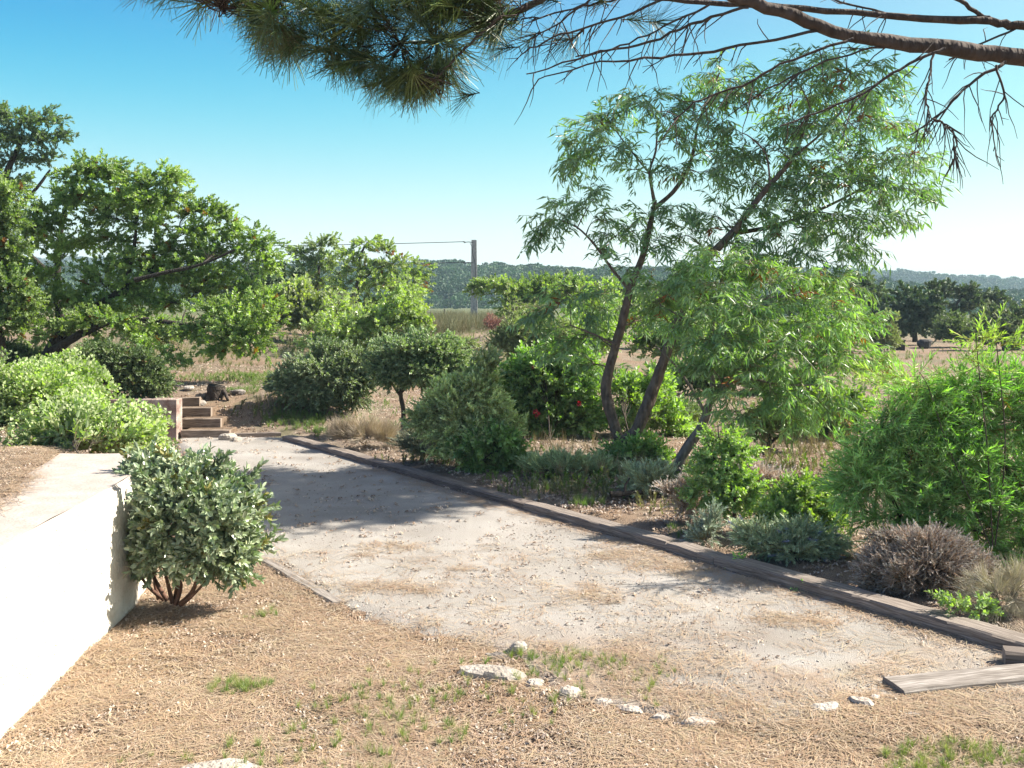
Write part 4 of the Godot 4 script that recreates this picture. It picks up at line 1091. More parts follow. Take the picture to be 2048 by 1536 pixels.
func build_right_plants() -> void:
	plant("bush", "large bright green bush with narrow leaves and yellow shoots at the right", "bush", "", Vector3(3.48, 0.08, -8.33),
		[[[Vector3(3.43, 0.09, -8.21), Vector3(3.39, 0.52, -8.21), Vector3(3.35, 0.97, -8.21), Vector3(3.31, 1.38, -8.21)], 0.028, 0.01], [[Vector3(3.45, 0.09, -8.21), Vector3(3.57, 0.56, -8.21), Vector3(3.72, 1.05, -8.21), Vector3(3.84, 1.46, -8.21)], 0.026, 0.01], [[Vector3(3.39, 0.09, -8.21), Vector3(3.18, 0.44, -8.21), Vector3(3.02, 0.81, -8.21), Vector3(2.85, 1.13, -8.21)], 0.022, 0.008], [[Vector3(3.47, 0.09, -8.21), Vector3(3.8, 0.4, -8.21), Vector3(4.09, 0.76, -8.21)], 0.022, 0.008]],
		[[3.35, 1.42, -8.21, 0.25, 0.13], [3.68, 1.46, -8.21, 0.25, 0.14], [4, 1.46, -8.21, 0.25, 0.15], [3.1, 1.17, -8.21, 0.21, 0.15], [3.43, 1.17, -8.21, 0.31, 0.18], [3.8, 1.17, -8.21, 0.29, 0.18], [4.17, 1.22, -8.21, 0.25, 0.21], [2.94, 0.91, -8.21, 0.16, 0.14], [3.18, 0.93, -8.21, 0.33, 0.21], [3.59, 0.89, -8.21, 0.33, 0.21], [4, 0.85, -8.21, 0.29, 0.23], [2.9, 0.68, -8.21, 0.25, 0.16], [3.31, 0.6, -8.21, 0.33, 0.21], [3.72, 0.56, -8.21, 0.33, 0.21], [4.17, 0.56, -8.21, 0.25, 0.25], [3.1, 0.4, -8.21, 0.25, 0.12], [3.47, 0.31, -8.21, 0.33, 0.14], [3.88, 0.27, -8.21, 0.29, 0.16], [4.25, 0.19, -8.21, 0.25, 0.16], [2.79, 0.72, -8.21, 0.11, 0.11], [2.83, 0.5, -8.21, 0.11, 0.07], [4.33, 1.42, -8.21, 0.21, 0.21], [4.41, 0.76, -8.21, 0.25, 0.33]],
		{"sprig": "feather", "n": 3600, "size": 0.7, "shell": 0.55, "tint": Color(0.075, 0.14, 0.04), "tint2": Color(0.19, 0.27, 0.08), "droop": 0.25, "bark": bark("brown_stem", lin(0.14, 0.09, 0.07)), "odd": Color(0.3, 0.18, 0.06), "odd_share": 0.01})
	plant("shoots", "spindly yellow-green shoots above the bright bush at the right edge", "plant", "", Vector3(4.1, 0.11, -8.53),
		[[[Vector3(3.8, 0.26, -7.91), Vector3(3.76, 1.01, -7.91), Vector3(3.7, 1.57, -7.91), Vector3(3.66, 1.96, -7.91)], 0.006, 0.003], [[Vector3(3.82, 0.26, -7.91), Vector3(3.9, 1.01, -7.91), Vector3(3.86, 1.57, -7.91), Vector3(3.82, 1.94, -7.91)], 0.006, 0.003], [[Vector3(3.78, 0.26, -7.91), Vector3(3.46, 1.01, -7.91), Vector3(3.3, 1.49, -7.91), Vector3(3.22, 1.63, -7.91)], .005, .003]],
		[[3.66, 1.88, -7.91, 0.08, 0.09], [3.82, 1.87, -7.91, 0.09, 0.08], [3.58, 1.76, -7.91, 0.1, 0.06], [3.94, 1.8, -7.91, 0.09, 0.07], [3.7, 1.67, -7.91, 0.14, 0.06], [3.26, 1.59, -7.91, 0.12, 0.06], [3.03, 1.59, -7.91, 0.13, 0.06], [2.87, 1.51, -7.91, 0.13, 0.06], [3.15, 1.52, -7.91, 0.1, 0.06]],
		{"sprig": "feather", "n": 70, "size": 0.6, "tint": Color(0.15, 0.2, 0.05), "tint2": Color(0.27, 0.25, 0.06), "droop": 0.7, "per": 3})
	plant("dome_shrub", "grey-brown dome-shaped dry shrub behind the long sleeper", "shrub", "", Vector3(3.02, 0.06, -7.32), [], [[3.07, 0.23, -7.44, 0.5, 0.26], [2.81, 0.19, -7.44, 0.28, 0.19], [3.33, 0.19, -7.44, 0.28, 0.19], [3.07, 0.36, -7.44, 0.37, 0.15], [2.7, 0.1, -7.44, 0.17, 0.1], [3.44, 0.1, -7.44, 0.17, 0.1]],
		{"sprig": "dry", "n": 6000, "size": 0.6, "tint": Color(0.085, 0.07, 0.06), "tint2": Color(0.19, 0.17, 0.155), "stem": 0.006, "droop": 0.6, "shell": 0.2, "odd": Color(0.4, 0.4, 0.38), "odd_share": 0.12, "deep": 0.4, "bark": bark("dry_stem", lin(0.11, 0.08, 0.065))})
	plant("dry_shrub", "wispy pale dry shrub at the right edge below the dome shrub", "shrub", "", Vector3(3.33, 0.06, -6.76), [], [[3.33, 0.17, -6.9, 0.17, 0.12], [3.5, 0.23, -6.9, 0.17, 0.14], [3.37, 0.06, -6.9, 0.21, 0.08], [3.61, 0.13, -6.9, 0.14, 0.14]],
		{"sprig": "wisp", "n": 420, "size": 0.6, "tint": Color(0.13, 0.11, 0.085), "tint2": Color(0.2, 0.18, 0.13), "stem": 0.005, "droop": 0.25})
	plant("weed", "small leafy weeds between the dome shrub and the last sleeper", "plant", "", Vector3(3.17, 0.05, -6.86), [], [[3.09, 0.13, -6.75, 0.1, 0.03], [2.96, 0.16, -6.75, 0.07, 0.03], [3.22, 0.09, -6.75, 0.08, 0.03]],
		{"sprig": "compound", "n": 70, "size": 0.45, "tint": Color(0.12, 0.18, 0.08), "tint2": Color(0.22, 0.26, 0.13), "stem": 0.003, "per": 3})
	plant("rosemary_bush", "rosemary with pale blue flowers leaning over the long sleeper", "shrub", "", Vector3(2.34, 0.06, -8.26), [], [[2.12, 0.16, -8.4, 0.21, 0.1], [2.38, 0.12, -8.4, 0.25, 0.12], [2.59, 0.06, -8.4, 0.21, 0.1], [2, 0.23, -8.4, 0.15, 0.08], [2.42, 0.23, -8.4, 0.21, 0.08], [2.67, 0.14, -8.4, 0.15, 0.08]],
		{"sprig": "rosemary", "n": 1100, "size": 0.85, "tint": Color(0.09, 0.14, 0.065), "tint2": Color(0.2, 0.25, 0.13), "stem": 0.006, "droop": 0.3, "odd": Color(0.28, 0.32, 0.5), "odd_share": 0.04})
	plant("rosemary_bush", "small blue-grey rosemary tuft beside the short sleeper block", "shrub", "", Vector3(1.75, 0.03, -8.95), [], [[1.74, 0.15, -8.9, 0.08, 0.11], [1.69, 0.09, -8.9, 0.1, 0.06], [1.78, 0.22, -8.9, 0.05, 0.06]],
		{"sprig": "rosemary", "n": 130, "size": 0.9, "tint": Color(0.09, 0.13, 0.09), "tint2": Color(0.15, 0.19, 0.14), "stem": 0.005, "droop": 0.8})
	plant("sapling", "bright green sapling tied to a short wooden stake", "sapling", "", Vector3(2.07, 0.06, -9.28), [[[Vector3(2.06, 0.06, -9.28), Vector3(2.05, 0.3, -9.28), Vector3(2, 0.58, -9.28), Vector3(1.93, 0.85, -9.28), Vector3(1.91, 1.04, -9.28)], 0.016, 0.006]],
		[[1.93, 0.9, -9.28, 0.19, 0.1], [1.88, 0.72, -9.28, 0.21, 0.11], [2.12, 0.76, -9.28, 0.19, 0.1], [1.84, 0.53, -9.28, 0.23, 0.11], [2.07, 0.58, -9.28, 0.23, 0.11], [2.21, 0.48, -9.28, 0.19, 0.1], [1.93, 0.34, -9.28, 0.23, 0.11], [1.72, 0.41, -9.28, 0.16, 0.09], [2.16, 0.32, -9.28, 0.19, 0.09], [2.39, 0.28, -9.28, 0.14, 0.08]],
		{"sprig": "compound", "n": 900, "size": 0.55, "tint": Color(0.08, 0.13, 0.045), "tint2": Color(0.17, 0.23, 0.085), "droop": 0.2})
	var stake := thing("stake", "short reddish wooden stake at the foot of the sapling", "stake", Vector3(2.05, 0.06, -9.23))
	var st := Buf.new()
	st.tube([Vector3(0, -0.05, 0), Vector3(0.0, 0.15, 0), Vector3(0.01, 0.32, 0)], 0.017, 0.015, 7)
	put("post", st, bark("red_stake", lin(0.2, 0.1, 0.07)), stake)
	plant("dry_shrub", "grey twiggy shrub left of the staked sapling", "shrub", "", Vector3(1.76, 0.06, -9.74), [], [[1.73, 0.26, -9.7, 0.19, 0.14], [1.58, 0.33, -9.7, 0.14, 0.11], [1.82, 0.41, -9.7, 0.17, 0.11], [1.73, 0.14, -9.7, 0.19, 0.09]],
		{"sprig": "dry", "n": 620, "size": 0.9, "tint": Color(0.16, 0.13, 0.11), "tint2": Color(0.26, 0.24, 0.22), "stem": 0.006, "droop": 0.6, "bark": bark("dry_stem", lin(0.11, 0.08, 0.065))})
	plant("dry_shrub", "silvery dry shrub behind the staked sapling", "shrub", "", Vector3(2.73, 0.12, -10.81), [], [[2.63, 0.29, -10.6, 0.19, 0.12], [2.81, 0.24, -10.6, 0.19, 0.11], [2.52, 0.37, -10.6, 0.13, 0.07]],
		{"sprig": "dry", "n": 460, "size": 1.0, "tint": Color(0.2, 0.17, 0.15), "tint2": Color(0.32, 0.3, 0.28), "stem": 0.006, "droop": 0.6, "bark": bark("dry_stem", lin(0.11, 0.08, 0.065))})
	plant("bush", "yellow-green bush between the sapling and the large bright bush", "bush", "", Vector3(2.64, 0.07, -9.17), [], [[2.57, 0.45, -9.1, 0.23, 0.11], [2.71, 0.34, -9.1, 0.23, 0.12], [2.44, 0.31, -9.1, 0.18, 0.11], [2.62, 0.2, -9.1, 0.27, 0.1], [2.85, 0.2, -9.1, 0.18, 0.09], [2.39, 0.15, -9.1, 0.16, 0.07]],
		{"sprig": "compound", "n": 1100, "size": 0.62, "tint": Color(0.08, 0.125, 0.04), "tint2": Color(0.19, 0.23, 0.075), "stem": 0.01})
	plant("shrub", "dark-stemmed small shrub on the bare ground behind the leaning gum", "shrub", "", Vector3(3.51, 0.16, -13.62), [[[Vector3(3.47, 0.15, -13.6), Vector3(3.51, 0.3, -13.6), Vector3(3.44, 0.43, -13.6)], 0.035, 0.015], [[Vector3(3.51, 0.26, -13.6), Vector3(3.68, 0.4, -13.6), Vector3(3.78, 0.53, -13.6)], 0.025, 0.01], [[Vector3(3.49, 0.23, -13.6), Vector3(3.34, 0.36, -13.6), Vector3(3.3, 0.5, -13.6)], 0.02, 0.01]],
		[[3.37, 0.6, -13.6, 0.2, 0.12], [3.64, 0.67, -13.6, 0.27, 0.14], [3.85, 0.5, -13.6, 0.22, 0.14], [3.44, 0.43, -13.6, 0.2, 0.1], [3.91, 0.64, -13.6, 0.17, 0.11]],
		{"sprig": "small", "n": 700, "size": 0.9, "tint": Color(0.06, 0.09, 0.035), "tint2": Color(0.15, 0.17, 0.07), "bark": bark("dark_stem", lin(0.06, 0.045, 0.04))})
	plant("shrub", "low shrub in the shade right of the forked trunk", "shrub", "", Vector3(2.4, 0.16, -15.72), [], [[2.68, 0.33, -17, 0.34, 0.17], [2.34, 0.25, -17, 0.34, 0.15], [3.02, 0.25, -17, 0.3, 0.15]],
		{"sprig": "small", "n": 700, "size": 1.1, "tint": Color(0.05, 0.08, 0.03), "tint2": Color(0.1, 0.13, 0.05), "stem": 0.012})
	plant("shrub", "grey-green feathery plant beside the base of the leaning gum", "shrub", "", Vector3(1.56, 0.08, -10.91), [], [[1.52, 0.22, -11, 0.19, 0.11], [1.68, 0.19, -11, 0.15, 0.12], [1.41, 0.14, -11, 0.15, 0.08]],
		{"sprig": "rosemary", "n": 300, "size": 1.15, "tint": Color(0.09, 0.14, 0.06), "tint2": Color(0.2, 0.24, 0.14), "stem": 0.005, "droop": 0.9})
	plant("shrub", "leafy low growth hiding the foot of the forked gum", "shrub", "", Vector3(1.47, 0.12, -12.45), [], [[1.42, 0.25, -12.6, 0.22, 0.13], [1.67, 0.31, -12.6, 0.22, 0.14], [1.8, 0.19, -12.6, 0.22, 0.11], [1.23, 0.15, -12.6, 0.19, 0.09]],
		{"sprig": "compound", "n": 380, "size": 0.85, "tint": Color(0.07, 0.12, 0.04), "tint2": Color(0.16, 0.22, 0.08), "stem": 0.008})
	plant("bush", "green bush on the far side of the bare ground, behind the bright gum", "bush", "", Vector3(4.26, 0.16, -21.53), [], [[4.13, 0.55, -22, 0.66, 0.31], [4.9, 0.55, -22, 0.66, 0.33], [5.67, 0.44, -22, 0.66, 0.31], [3.36, 0.44, -22, 0.55, 0.27], [6.44, 0.33, -22, 0.44, 0.24]],
		{"sprig": "compound", "n": 1300, "size": 1.5, "tint": Color(0.05, 0.09, 0.03), "tint2": Color(0.12, 0.18, 0.06), "stem": 0.02})
	plant("shrub", "loose leafy shrub behind the fork of the tall gum", "shrub", "", Vector3(1.76, 0.16, -14.33), [], [[1.73, 0.82, -15.3, 0.31, 0.21], [2.03, 0.67, -15.3, 0.31, 0.21], [2.34, 0.44, -15.3, 0.31, 0.18], [1.88, 0.36, -15.3, 0.38, 0.2], [2.19, 0.9, -15.3, 0.23, 0.15], [2.57, 0.21, -15.3, 0.27, 0.12]],
		{"sprig": "compound", "n": 900, "size": 1.05, "shell": 0.7, "spread": 1.2, "tint": Color(0.07, 0.12, 0.045), "tint2": Color(0.19, 0.25, 0.1), "stem": 0.014})
	plant("bush", "green bush with grey tinge left of the large bright bush", "bush", "", Vector3(4.49, 0.16, -14.59), [], [[4.62, 0.48, -15, 0.34, 0.22], [4.99, 0.55, -15, 0.34, 0.22], [4.77, 0.25, -15, 0.34, 0.15]],
		{"sprig": "compound", "n": 700, "size": 1.2, "tint": Color(0.06, 0.1, 0.04), "tint2": Color(0.15, 0.19, 0.08), "stem": 0.015})
	var log_ := thing("fallen_branch", "short dead branch lying behind the verge stones", "branch", Vector3(1.31, 0.07, -10.84))
	var lb := Buf.new()
	lb.tube([Vector3(-0.25, 0.03, 0.05), Vector3(0, 0.04, 0), Vector3(0.2, 0.05, -0.03), Vector3(0.36, 0.03, -0.02)], 0.035, 0.022, 7, Color.WHITE, 0.2)
	lb.tube([Vector3(-0.1, 0.04, 0.03), Vector3(-0.08, 0.13, 0.0), Vector3(-0.03, 0.2, -0.02)], 0.022, 0.008, 5, Color.WHITE, 0.2)
	put("trunk", lb, bark("dead_wood", lin(0.13, 0.1, 0.08)), log_)

func build_gum_trees() -> void:
	var gum := bark("gum_bark", lin(0.27, 0.2, 0.165), 2.0)
	var pale := bark("pale_gum_bark", lin(0.34, 0.29, 0.24), 0.8)
	plant("gum_tree", "tall open gum tree with a forked reddish trunk right of the path", "tree", "", Vector3(1.39, 0.13, -12.98),
		[[[Vector3(1.38, 0.07, -12.9), Vector3(1.37, 0.23, -12.9), Vector3(1.39, 0.39, -12.9)], 0.11, 0.1],
		[[Vector3(1.4, 0.35, -13), Vector3(1.3, 0.67, -13), Vector3(1.22, 1.06, -13), Vector3(1.33, 1.55, -13), Vector3(1.44, 1.94, -13), Vector3(1.55, 2.39, -13), Vector3(1.7, 2.78, -13), Vector3(1.81, 3.24, -13), Vector3(1.86, 3.5, -13)], 0.08, 0.028],
		[[Vector3(1.38, 0.36, -12.75), Vector3(1.58, 0.53, -12.75), Vector3(1.75, 0.93, -12.75), Vector3(1.89, 1.31, -12.75), Vector3(2.05, 1.75, -12.75), Vector3(2.21, 2.2, -12.75), Vector3(2.43, 2.65, -12.75), Vector3(2.84, 3.09, -12.75), Vector3(3.03, 3.35, -12.75), Vector3(3.29, 3.67, -12.75), Vector3(3.51, 3.92, -12.75), Vector3(3.67, 4.21, -12.75), Vector3(3.8, 4.65, -12.75)], 0.088, 0.016],
		[[Vector3(1.85, 3.47, -13), Vector3(1.81, 3.69, -13), Vector3(1.79, 3.89, -13), Vector3(1.87, 4.15, -13), Vector3(1.89, 4.54, -13)], 0.028, 0.01],
		[[Vector3(1.85, 3.39, -13.2), Vector3(2.12, 3.62, -13.2), Vector3(2.32, 3.92, -13.2), Vector3(2.41, 4.25, -13.2), Vector3(2.45, 4.51, -13.2), Vector3(2.61, 4.91, -13.2), Vector3(2.74, 5.2, -13.2)], 0.034, 0.01],
		[[Vector3(1.8, 3.8, -12.9), Vector3(1.53, 4.13, -12.9), Vector3(1.34, 4.38, -12.9)], 0.015, 0.007],
		[[Vector3(1.49, 2.33, -12.7), Vector3(1.28, 2.58, -12.7), Vector3(1.05, 2.9, -12.7), Vector3(0.83, 3.12, -12.7), Vector3(0.61, 3.22, -12.7)], 0.024, 0.008],
		[[Vector3(2.91, 3.08, -13.2), Vector3(3.4, 3.16, -13.2), Vector3(3.87, 3.31, -13.2), Vector3(4.39, 3.55, -13.2), Vector3(4.79, 3.78, -13.2)], 0.035, 0.01],
		[[Vector3(3.25, 3.64, -12.6), Vector3(3.2, 4.03, -12.6), Vector3(3, 4.25, -12.6), Vector3(2.87, 4.31, -12.6)], 0.016, 0.006],
		[[Vector3(3.54, 4.01, -12.5), Vector3(3.91, 4.32, -12.5), Vector3(4.22, 4.7, -12.5)], 0.02, 0.007],
		[[Vector3(1.32, 1.63, -12.7), Vector3(1.05, 1.76, -12.7), Vector3(0.74, 1.88, -12.7)], 0.02, 0.008]],
		[[1.72, 4.71, -12.9, 0.39, 0.23], [1.3, 4.62, -12.9, 0.26, 0.19], [1.07, 4.39, -12.9, 0.35, 0.19], [0.91, 4.13, -12.9, 0.29, 0.19], [1.26, 4.13, -12.9, 0.32, 0.18], [1.52, 3.88, -12.9, 0.29, 0.16], [2.04, 4.59, -12.9, 0.32, 0.19], [2.57, 5.19, -13.3, 0.4, 0.17], [2.88, 5.1, -13.2, 0.23, 0.2], [2.72, 4.82, -13.1, 0.33, 0.2], [2.17, 4.26, -12.9, 0.26, 0.16], [2.75, 4.39, -12.9, 0.29, 0.19], [2.74, 4.11, -13.2, 0.4, 0.2], [2.49, 3.75, -12.9, 0.32, 0.17], [2.1, 3.88, -12.9, 0.26, 0.14], [0.88, 3.91, -12.9, 0.26, 0.13], [1.2, 3.62, -12.9, 0.26, 0.09], [0.62, 3.33, -12.9, 0.35, 0.17], [0.39, 3.1, -12.9, 0.25, 0.18], [0.88, 3.49, -12.9, 0.23, 0.12], [1.13, 3.23, -12.9, 0.29, 0.1], [1.36, 3.04, -12.9, 0.29, 0.14], [1.26, 2.81, -12.9, 0.23, 0.09], [1.72, 3.2, -12.9, 0.32, 0.15], [2.1, 3.36, -12.9, 0.29, 0.14], [2.23, 3.04, -12.9, 0.35, 0.17], [1.78, 2.91, -12.9, 0.26, 0.12], [2.55, 3.3, -12.9, 0.29, 0.17], [3.5, 5.03, -12.6, 0.44, 0.2], [3.88, 5.22, -12.6, 0.38, 0.14], [4.26, 5.1, -12.6, 0.38, 0.18], [4.75, 4.88, -12.9, 0.29, 0.23], [3.78, 4.81, -12.9, 0.39, 0.19], [4.36, 4.82, -13.1, 0.43, 0.23], [3.46, 4.55, -12.9, 0.35, 0.14], [3.88, 4.4, -12.6, 0.41, 0.2], [4.55, 4.42, -12.9, 0.39, 0.23], [5, 4.39, -12.9, 0.29, 0.19], [3.33, 4.13, -12.9, 0.32, 0.14], [3.71, 4.07, -12.9, 0.32, 0.18], [4.33, 4.08, -13.2, 0.46, 0.23], [4.81, 4.01, -12.9, 0.42, 0.23], [5.23, 3.97, -12.9, 0.23, 0.19], [3.84, 3.72, -12.9, 0.42, 0.18], [4.29, 3.6, -12.7, 0.44, 0.2], [4.94, 3.59, -12.9, 0.42, 0.22], [5.26, 3.55, -12.9, 0.19, 0.18], [3.46, 3.65, -12.9, 0.29, 0.14], [3.07, 3.75, -12.9, 0.23, 0.12], [3.26, 3.36, -12.9, 0.35, 0.14], [3.78, 3.33, -12.9, 0.39, 0.17], [4.29, 3.2, -12.9, 0.45, 0.18], [4.81, 3.23, -12.9, 0.32, 0.17], [4.52, 2.94, -12.9, 0.26, 0.12], [3.46, 3.07, -12.9, 0.39, 0.15], [3.97, 2.97, -12.9, 0.35, 0.14], [3, 2.91, -12.9, 0.32, 0.13], [2.75, 3.14, -12.9, 0.19, 0.1], [3.65, 2.75, -12.9, 0.39, 0.13], [4.17, 2.78, -12.9, 0.29, 0.12], [3.07, 2.65, -12.9, 0.39, 0.13], [3.97, 2.46, -12.9, 0.39, 0.16], [4.43, 2.4, -13.3, 0.27, 0.15], [1.46, 2.59, -12.9, 0.19, 0.12], [0.7, 2.27, -13.2, 0.4, 0.2], [1.04, 2.07, -13.4, 0.37, 0.2], [0.5, 1.97, -13.2, 0.33, 0.18], [0.84, 1.73, -13.3, 0.37, 0.19], [1.19, 2.27, -13.5, 0.27, 0.15], [1.05, 1.32, -13.5, 0.27, 0.16], [0.63, 1.54, -13.2, 0.33, 0.15], [1.83, 1.92, -13.8, 0.24, 0.18], [2, 2.2, -13.5, 0.24, 0.16]],
		{"sprig": "lance", "heavy": 2.6, "n": 2300, "deep": 1.1, "size": 0.95, "tint": Color(0.05, 0.1, 0.055), "tint2": Color(0.13, 0.19, 0.09), "droop": -0.15, "bark": gum, "lump": 0.14, "per": 4, "odd": Color(0.3, 0.1, 0.04), "odd_share": 0.008})
	plant("gum_tree", "young leaning gum tree with a pale trunk and bright green crown", "tree", "", Vector3(1.92, 0.12, -11.76),
		[[[Vector3(1.92, 0.1, -11.76), Vector3(1.99, 0.35, -11.76), Vector3(2.12, 0.55, -11.76), Vector3(2.24, 0.73, -11.76), Vector3(2.32, 0.97, -11.76)], 0.07, 0.045], [[Vector3(2.32, 0.95, -11.76), Vector3(2.36, 1.2, -11.76), Vector3(2.33, 1.49, -11.76), Vector3(2.36, 1.91, -11.76), Vector3(2.44, 2.32, -11.76), Vector3(2.5, 2.61, -11.76)], 0.04, 0.012], [[Vector3(2.26, 0.96, -11.56), Vector3(2.4, 1.13, -11.56), Vector3(2.63, 1.33, -11.56), Vector3(2.98, 1.56, -11.56), Vector3(3.33, 1.74, -11.56)], 0.032, 0.01], [[Vector3(2.32, 0.83, -11.96), Vector3(2.16, 1.12, -11.96), Vector3(1.95, 1.42, -11.96), Vector3(1.71, 1.66, -11.96)], 0.025, 0.009], [[Vector3(2.32, 1.68, -11.66), Vector3(2.66, 1.97, -11.66), Vector3(3.01, 2.26, -11.66)], 0.022, 0.008], [[Vector3(2.34, 1.61, -11.76), Vector3(2.03, 1.96, -11.76), Vector3(1.74, 2.14, -11.76)], 0.02, 0.008], [[Vector3(2.61, 1.34, -11.46), Vector3(3.07, 1.23, -11.46), Vector3(3.53, 1.23, -11.46)], .018, .006]],
		[[2.39, 2.73, -11.76, 0.35, 0.14], [2.15, 2.55, -11.76, 0.35, 0.16], [2.74, 2.61, -11.76, 0.35, 0.16], [3.03, 2.44, -11.76, 0.32, 0.18], [1.86, 2.32, -11.76, 0.35, 0.18], [2.42, 2.31, -11.36, 0.37, 0.18], [3.33, 2.2, -11.76, 0.29, 0.19], [1.72, 2.14, -12.06, 0.27, 0.17], [2.16, 2.03, -11.36, 0.31, 0.17], [2.73, 2.03, -11.26, 0.39, 0.19], [3.44, 1.91, -11.76, 0.35, 0.19], [3.8, 2.14, -11.76, 0.24, 0.18], [3.85, 1.85, -11.76, 0.26, 0.16], [2.04, 1.84, -11.96, 0.21, 0.14], [2.32, 1.75, -11.16, 0.39, 0.18], [3.02, 1.69, -11.26, 0.37, 0.18], [3.68, 1.55, -11.76, 0.32, 0.18], [2.12, 1.47, -11.26, 0.28, 0.16], [2.6, 1.42, -11.16, 0.39, 0.18], [3.27, 1.35, -11.36, 0.34, 0.16], [3.91, 1.44, -11.76, 0.24, 0.16], [2.32, 1.17, -11.16, 0.25, 0.12], [2.9, 1.13, -11.26, 0.34, 0.15], [3.53, 1.08, -11.46, 0.29, 0.13], [2.59, 0.89, -11.36, 0.28, 0.12], [3.16, 0.89, -11.36, 0.26, 0.11], [3.97, 1.67, -11.76, 0.18, 0.13], [4.19, 1.96, -12.06, 0.24, 0.16], [4.28, 1.48, -11.96, 0.24, 0.16], [3.8, 0.83, -11.96, 0.24, 0.12], [3.86, 2.44, -12.16, 0.24, 0.15], [3.47, 2.5, -12.06, 0.27, 0.13]],
		{"sprig": "lance", "n": 1900, "deep": 0.85, "shell": 0.6, "size": 0.8, "tint": Color(0.06, 0.12, 0.04), "tint2": Color(0.16, 0.23, 0.08), "droop": -0.1, "bark": pale, "lump": 0.1, "per": 5, "odd": Color(0.36, 0.13, 0.04), "odd_share": 0.012})

func build_shade_tree() -> void:
	plant("pine_tree", "tall pine standing right of the view whose crown shades the path", "tree", "", Vector3(10.2, 0, -11.9), [[[Vector3(10.2, -0.1, -11.9), Vector3(10.0, 3, -11.9), Vector3(9.2, 6, -11.8), Vector3(8.6, 8.2, -11.8)], 0.17, 0.06], [[Vector3(9.4, 5.4, -11.8), Vector3(7.4, 6.6, -11.6), Vector3(5.4, 7.2, -11.4)], 0.07, 0.03], [[Vector3(9.2, 6, -11.8), Vector3(7.2, 7.2, -12.3), Vector3(5.8, 7.7, -12.6)], 0.06, 0.03]],
		[[4.2, 6.9, -11.2, 0.86, 0.4], [5.33, 7.2, -11.9, 1.03, 0.45], [5.58, 7.3, -10.9, 0.92, 0.4], [6.7, 7.6, -11.3, 1.03, 0.5], [6.32, 7.7, -12.4, 1.03, 0.5], [7.83, 8.2, -11.7, 1.03, 0.6], [4.83, 7.1, -12.7, 0.92, 0.4], [7.33, 7.9, -12.9, 0.92, 0.5], [8.58, 8.9, -11.9, 1.03, 0.6], [4.33, 7.0, -12.0, 0.69, 0.35]],
		{"sprig": "small", "n": 4200, "size": 1.3, "tint": Color(0.05, 0.08, 0.04), "tint2": Color(0.09, 0.12, 0.05), "deep": 0.6, "bark": bark("pine_bark", lin(0.1, 0.075, 0.065), 1.5)})

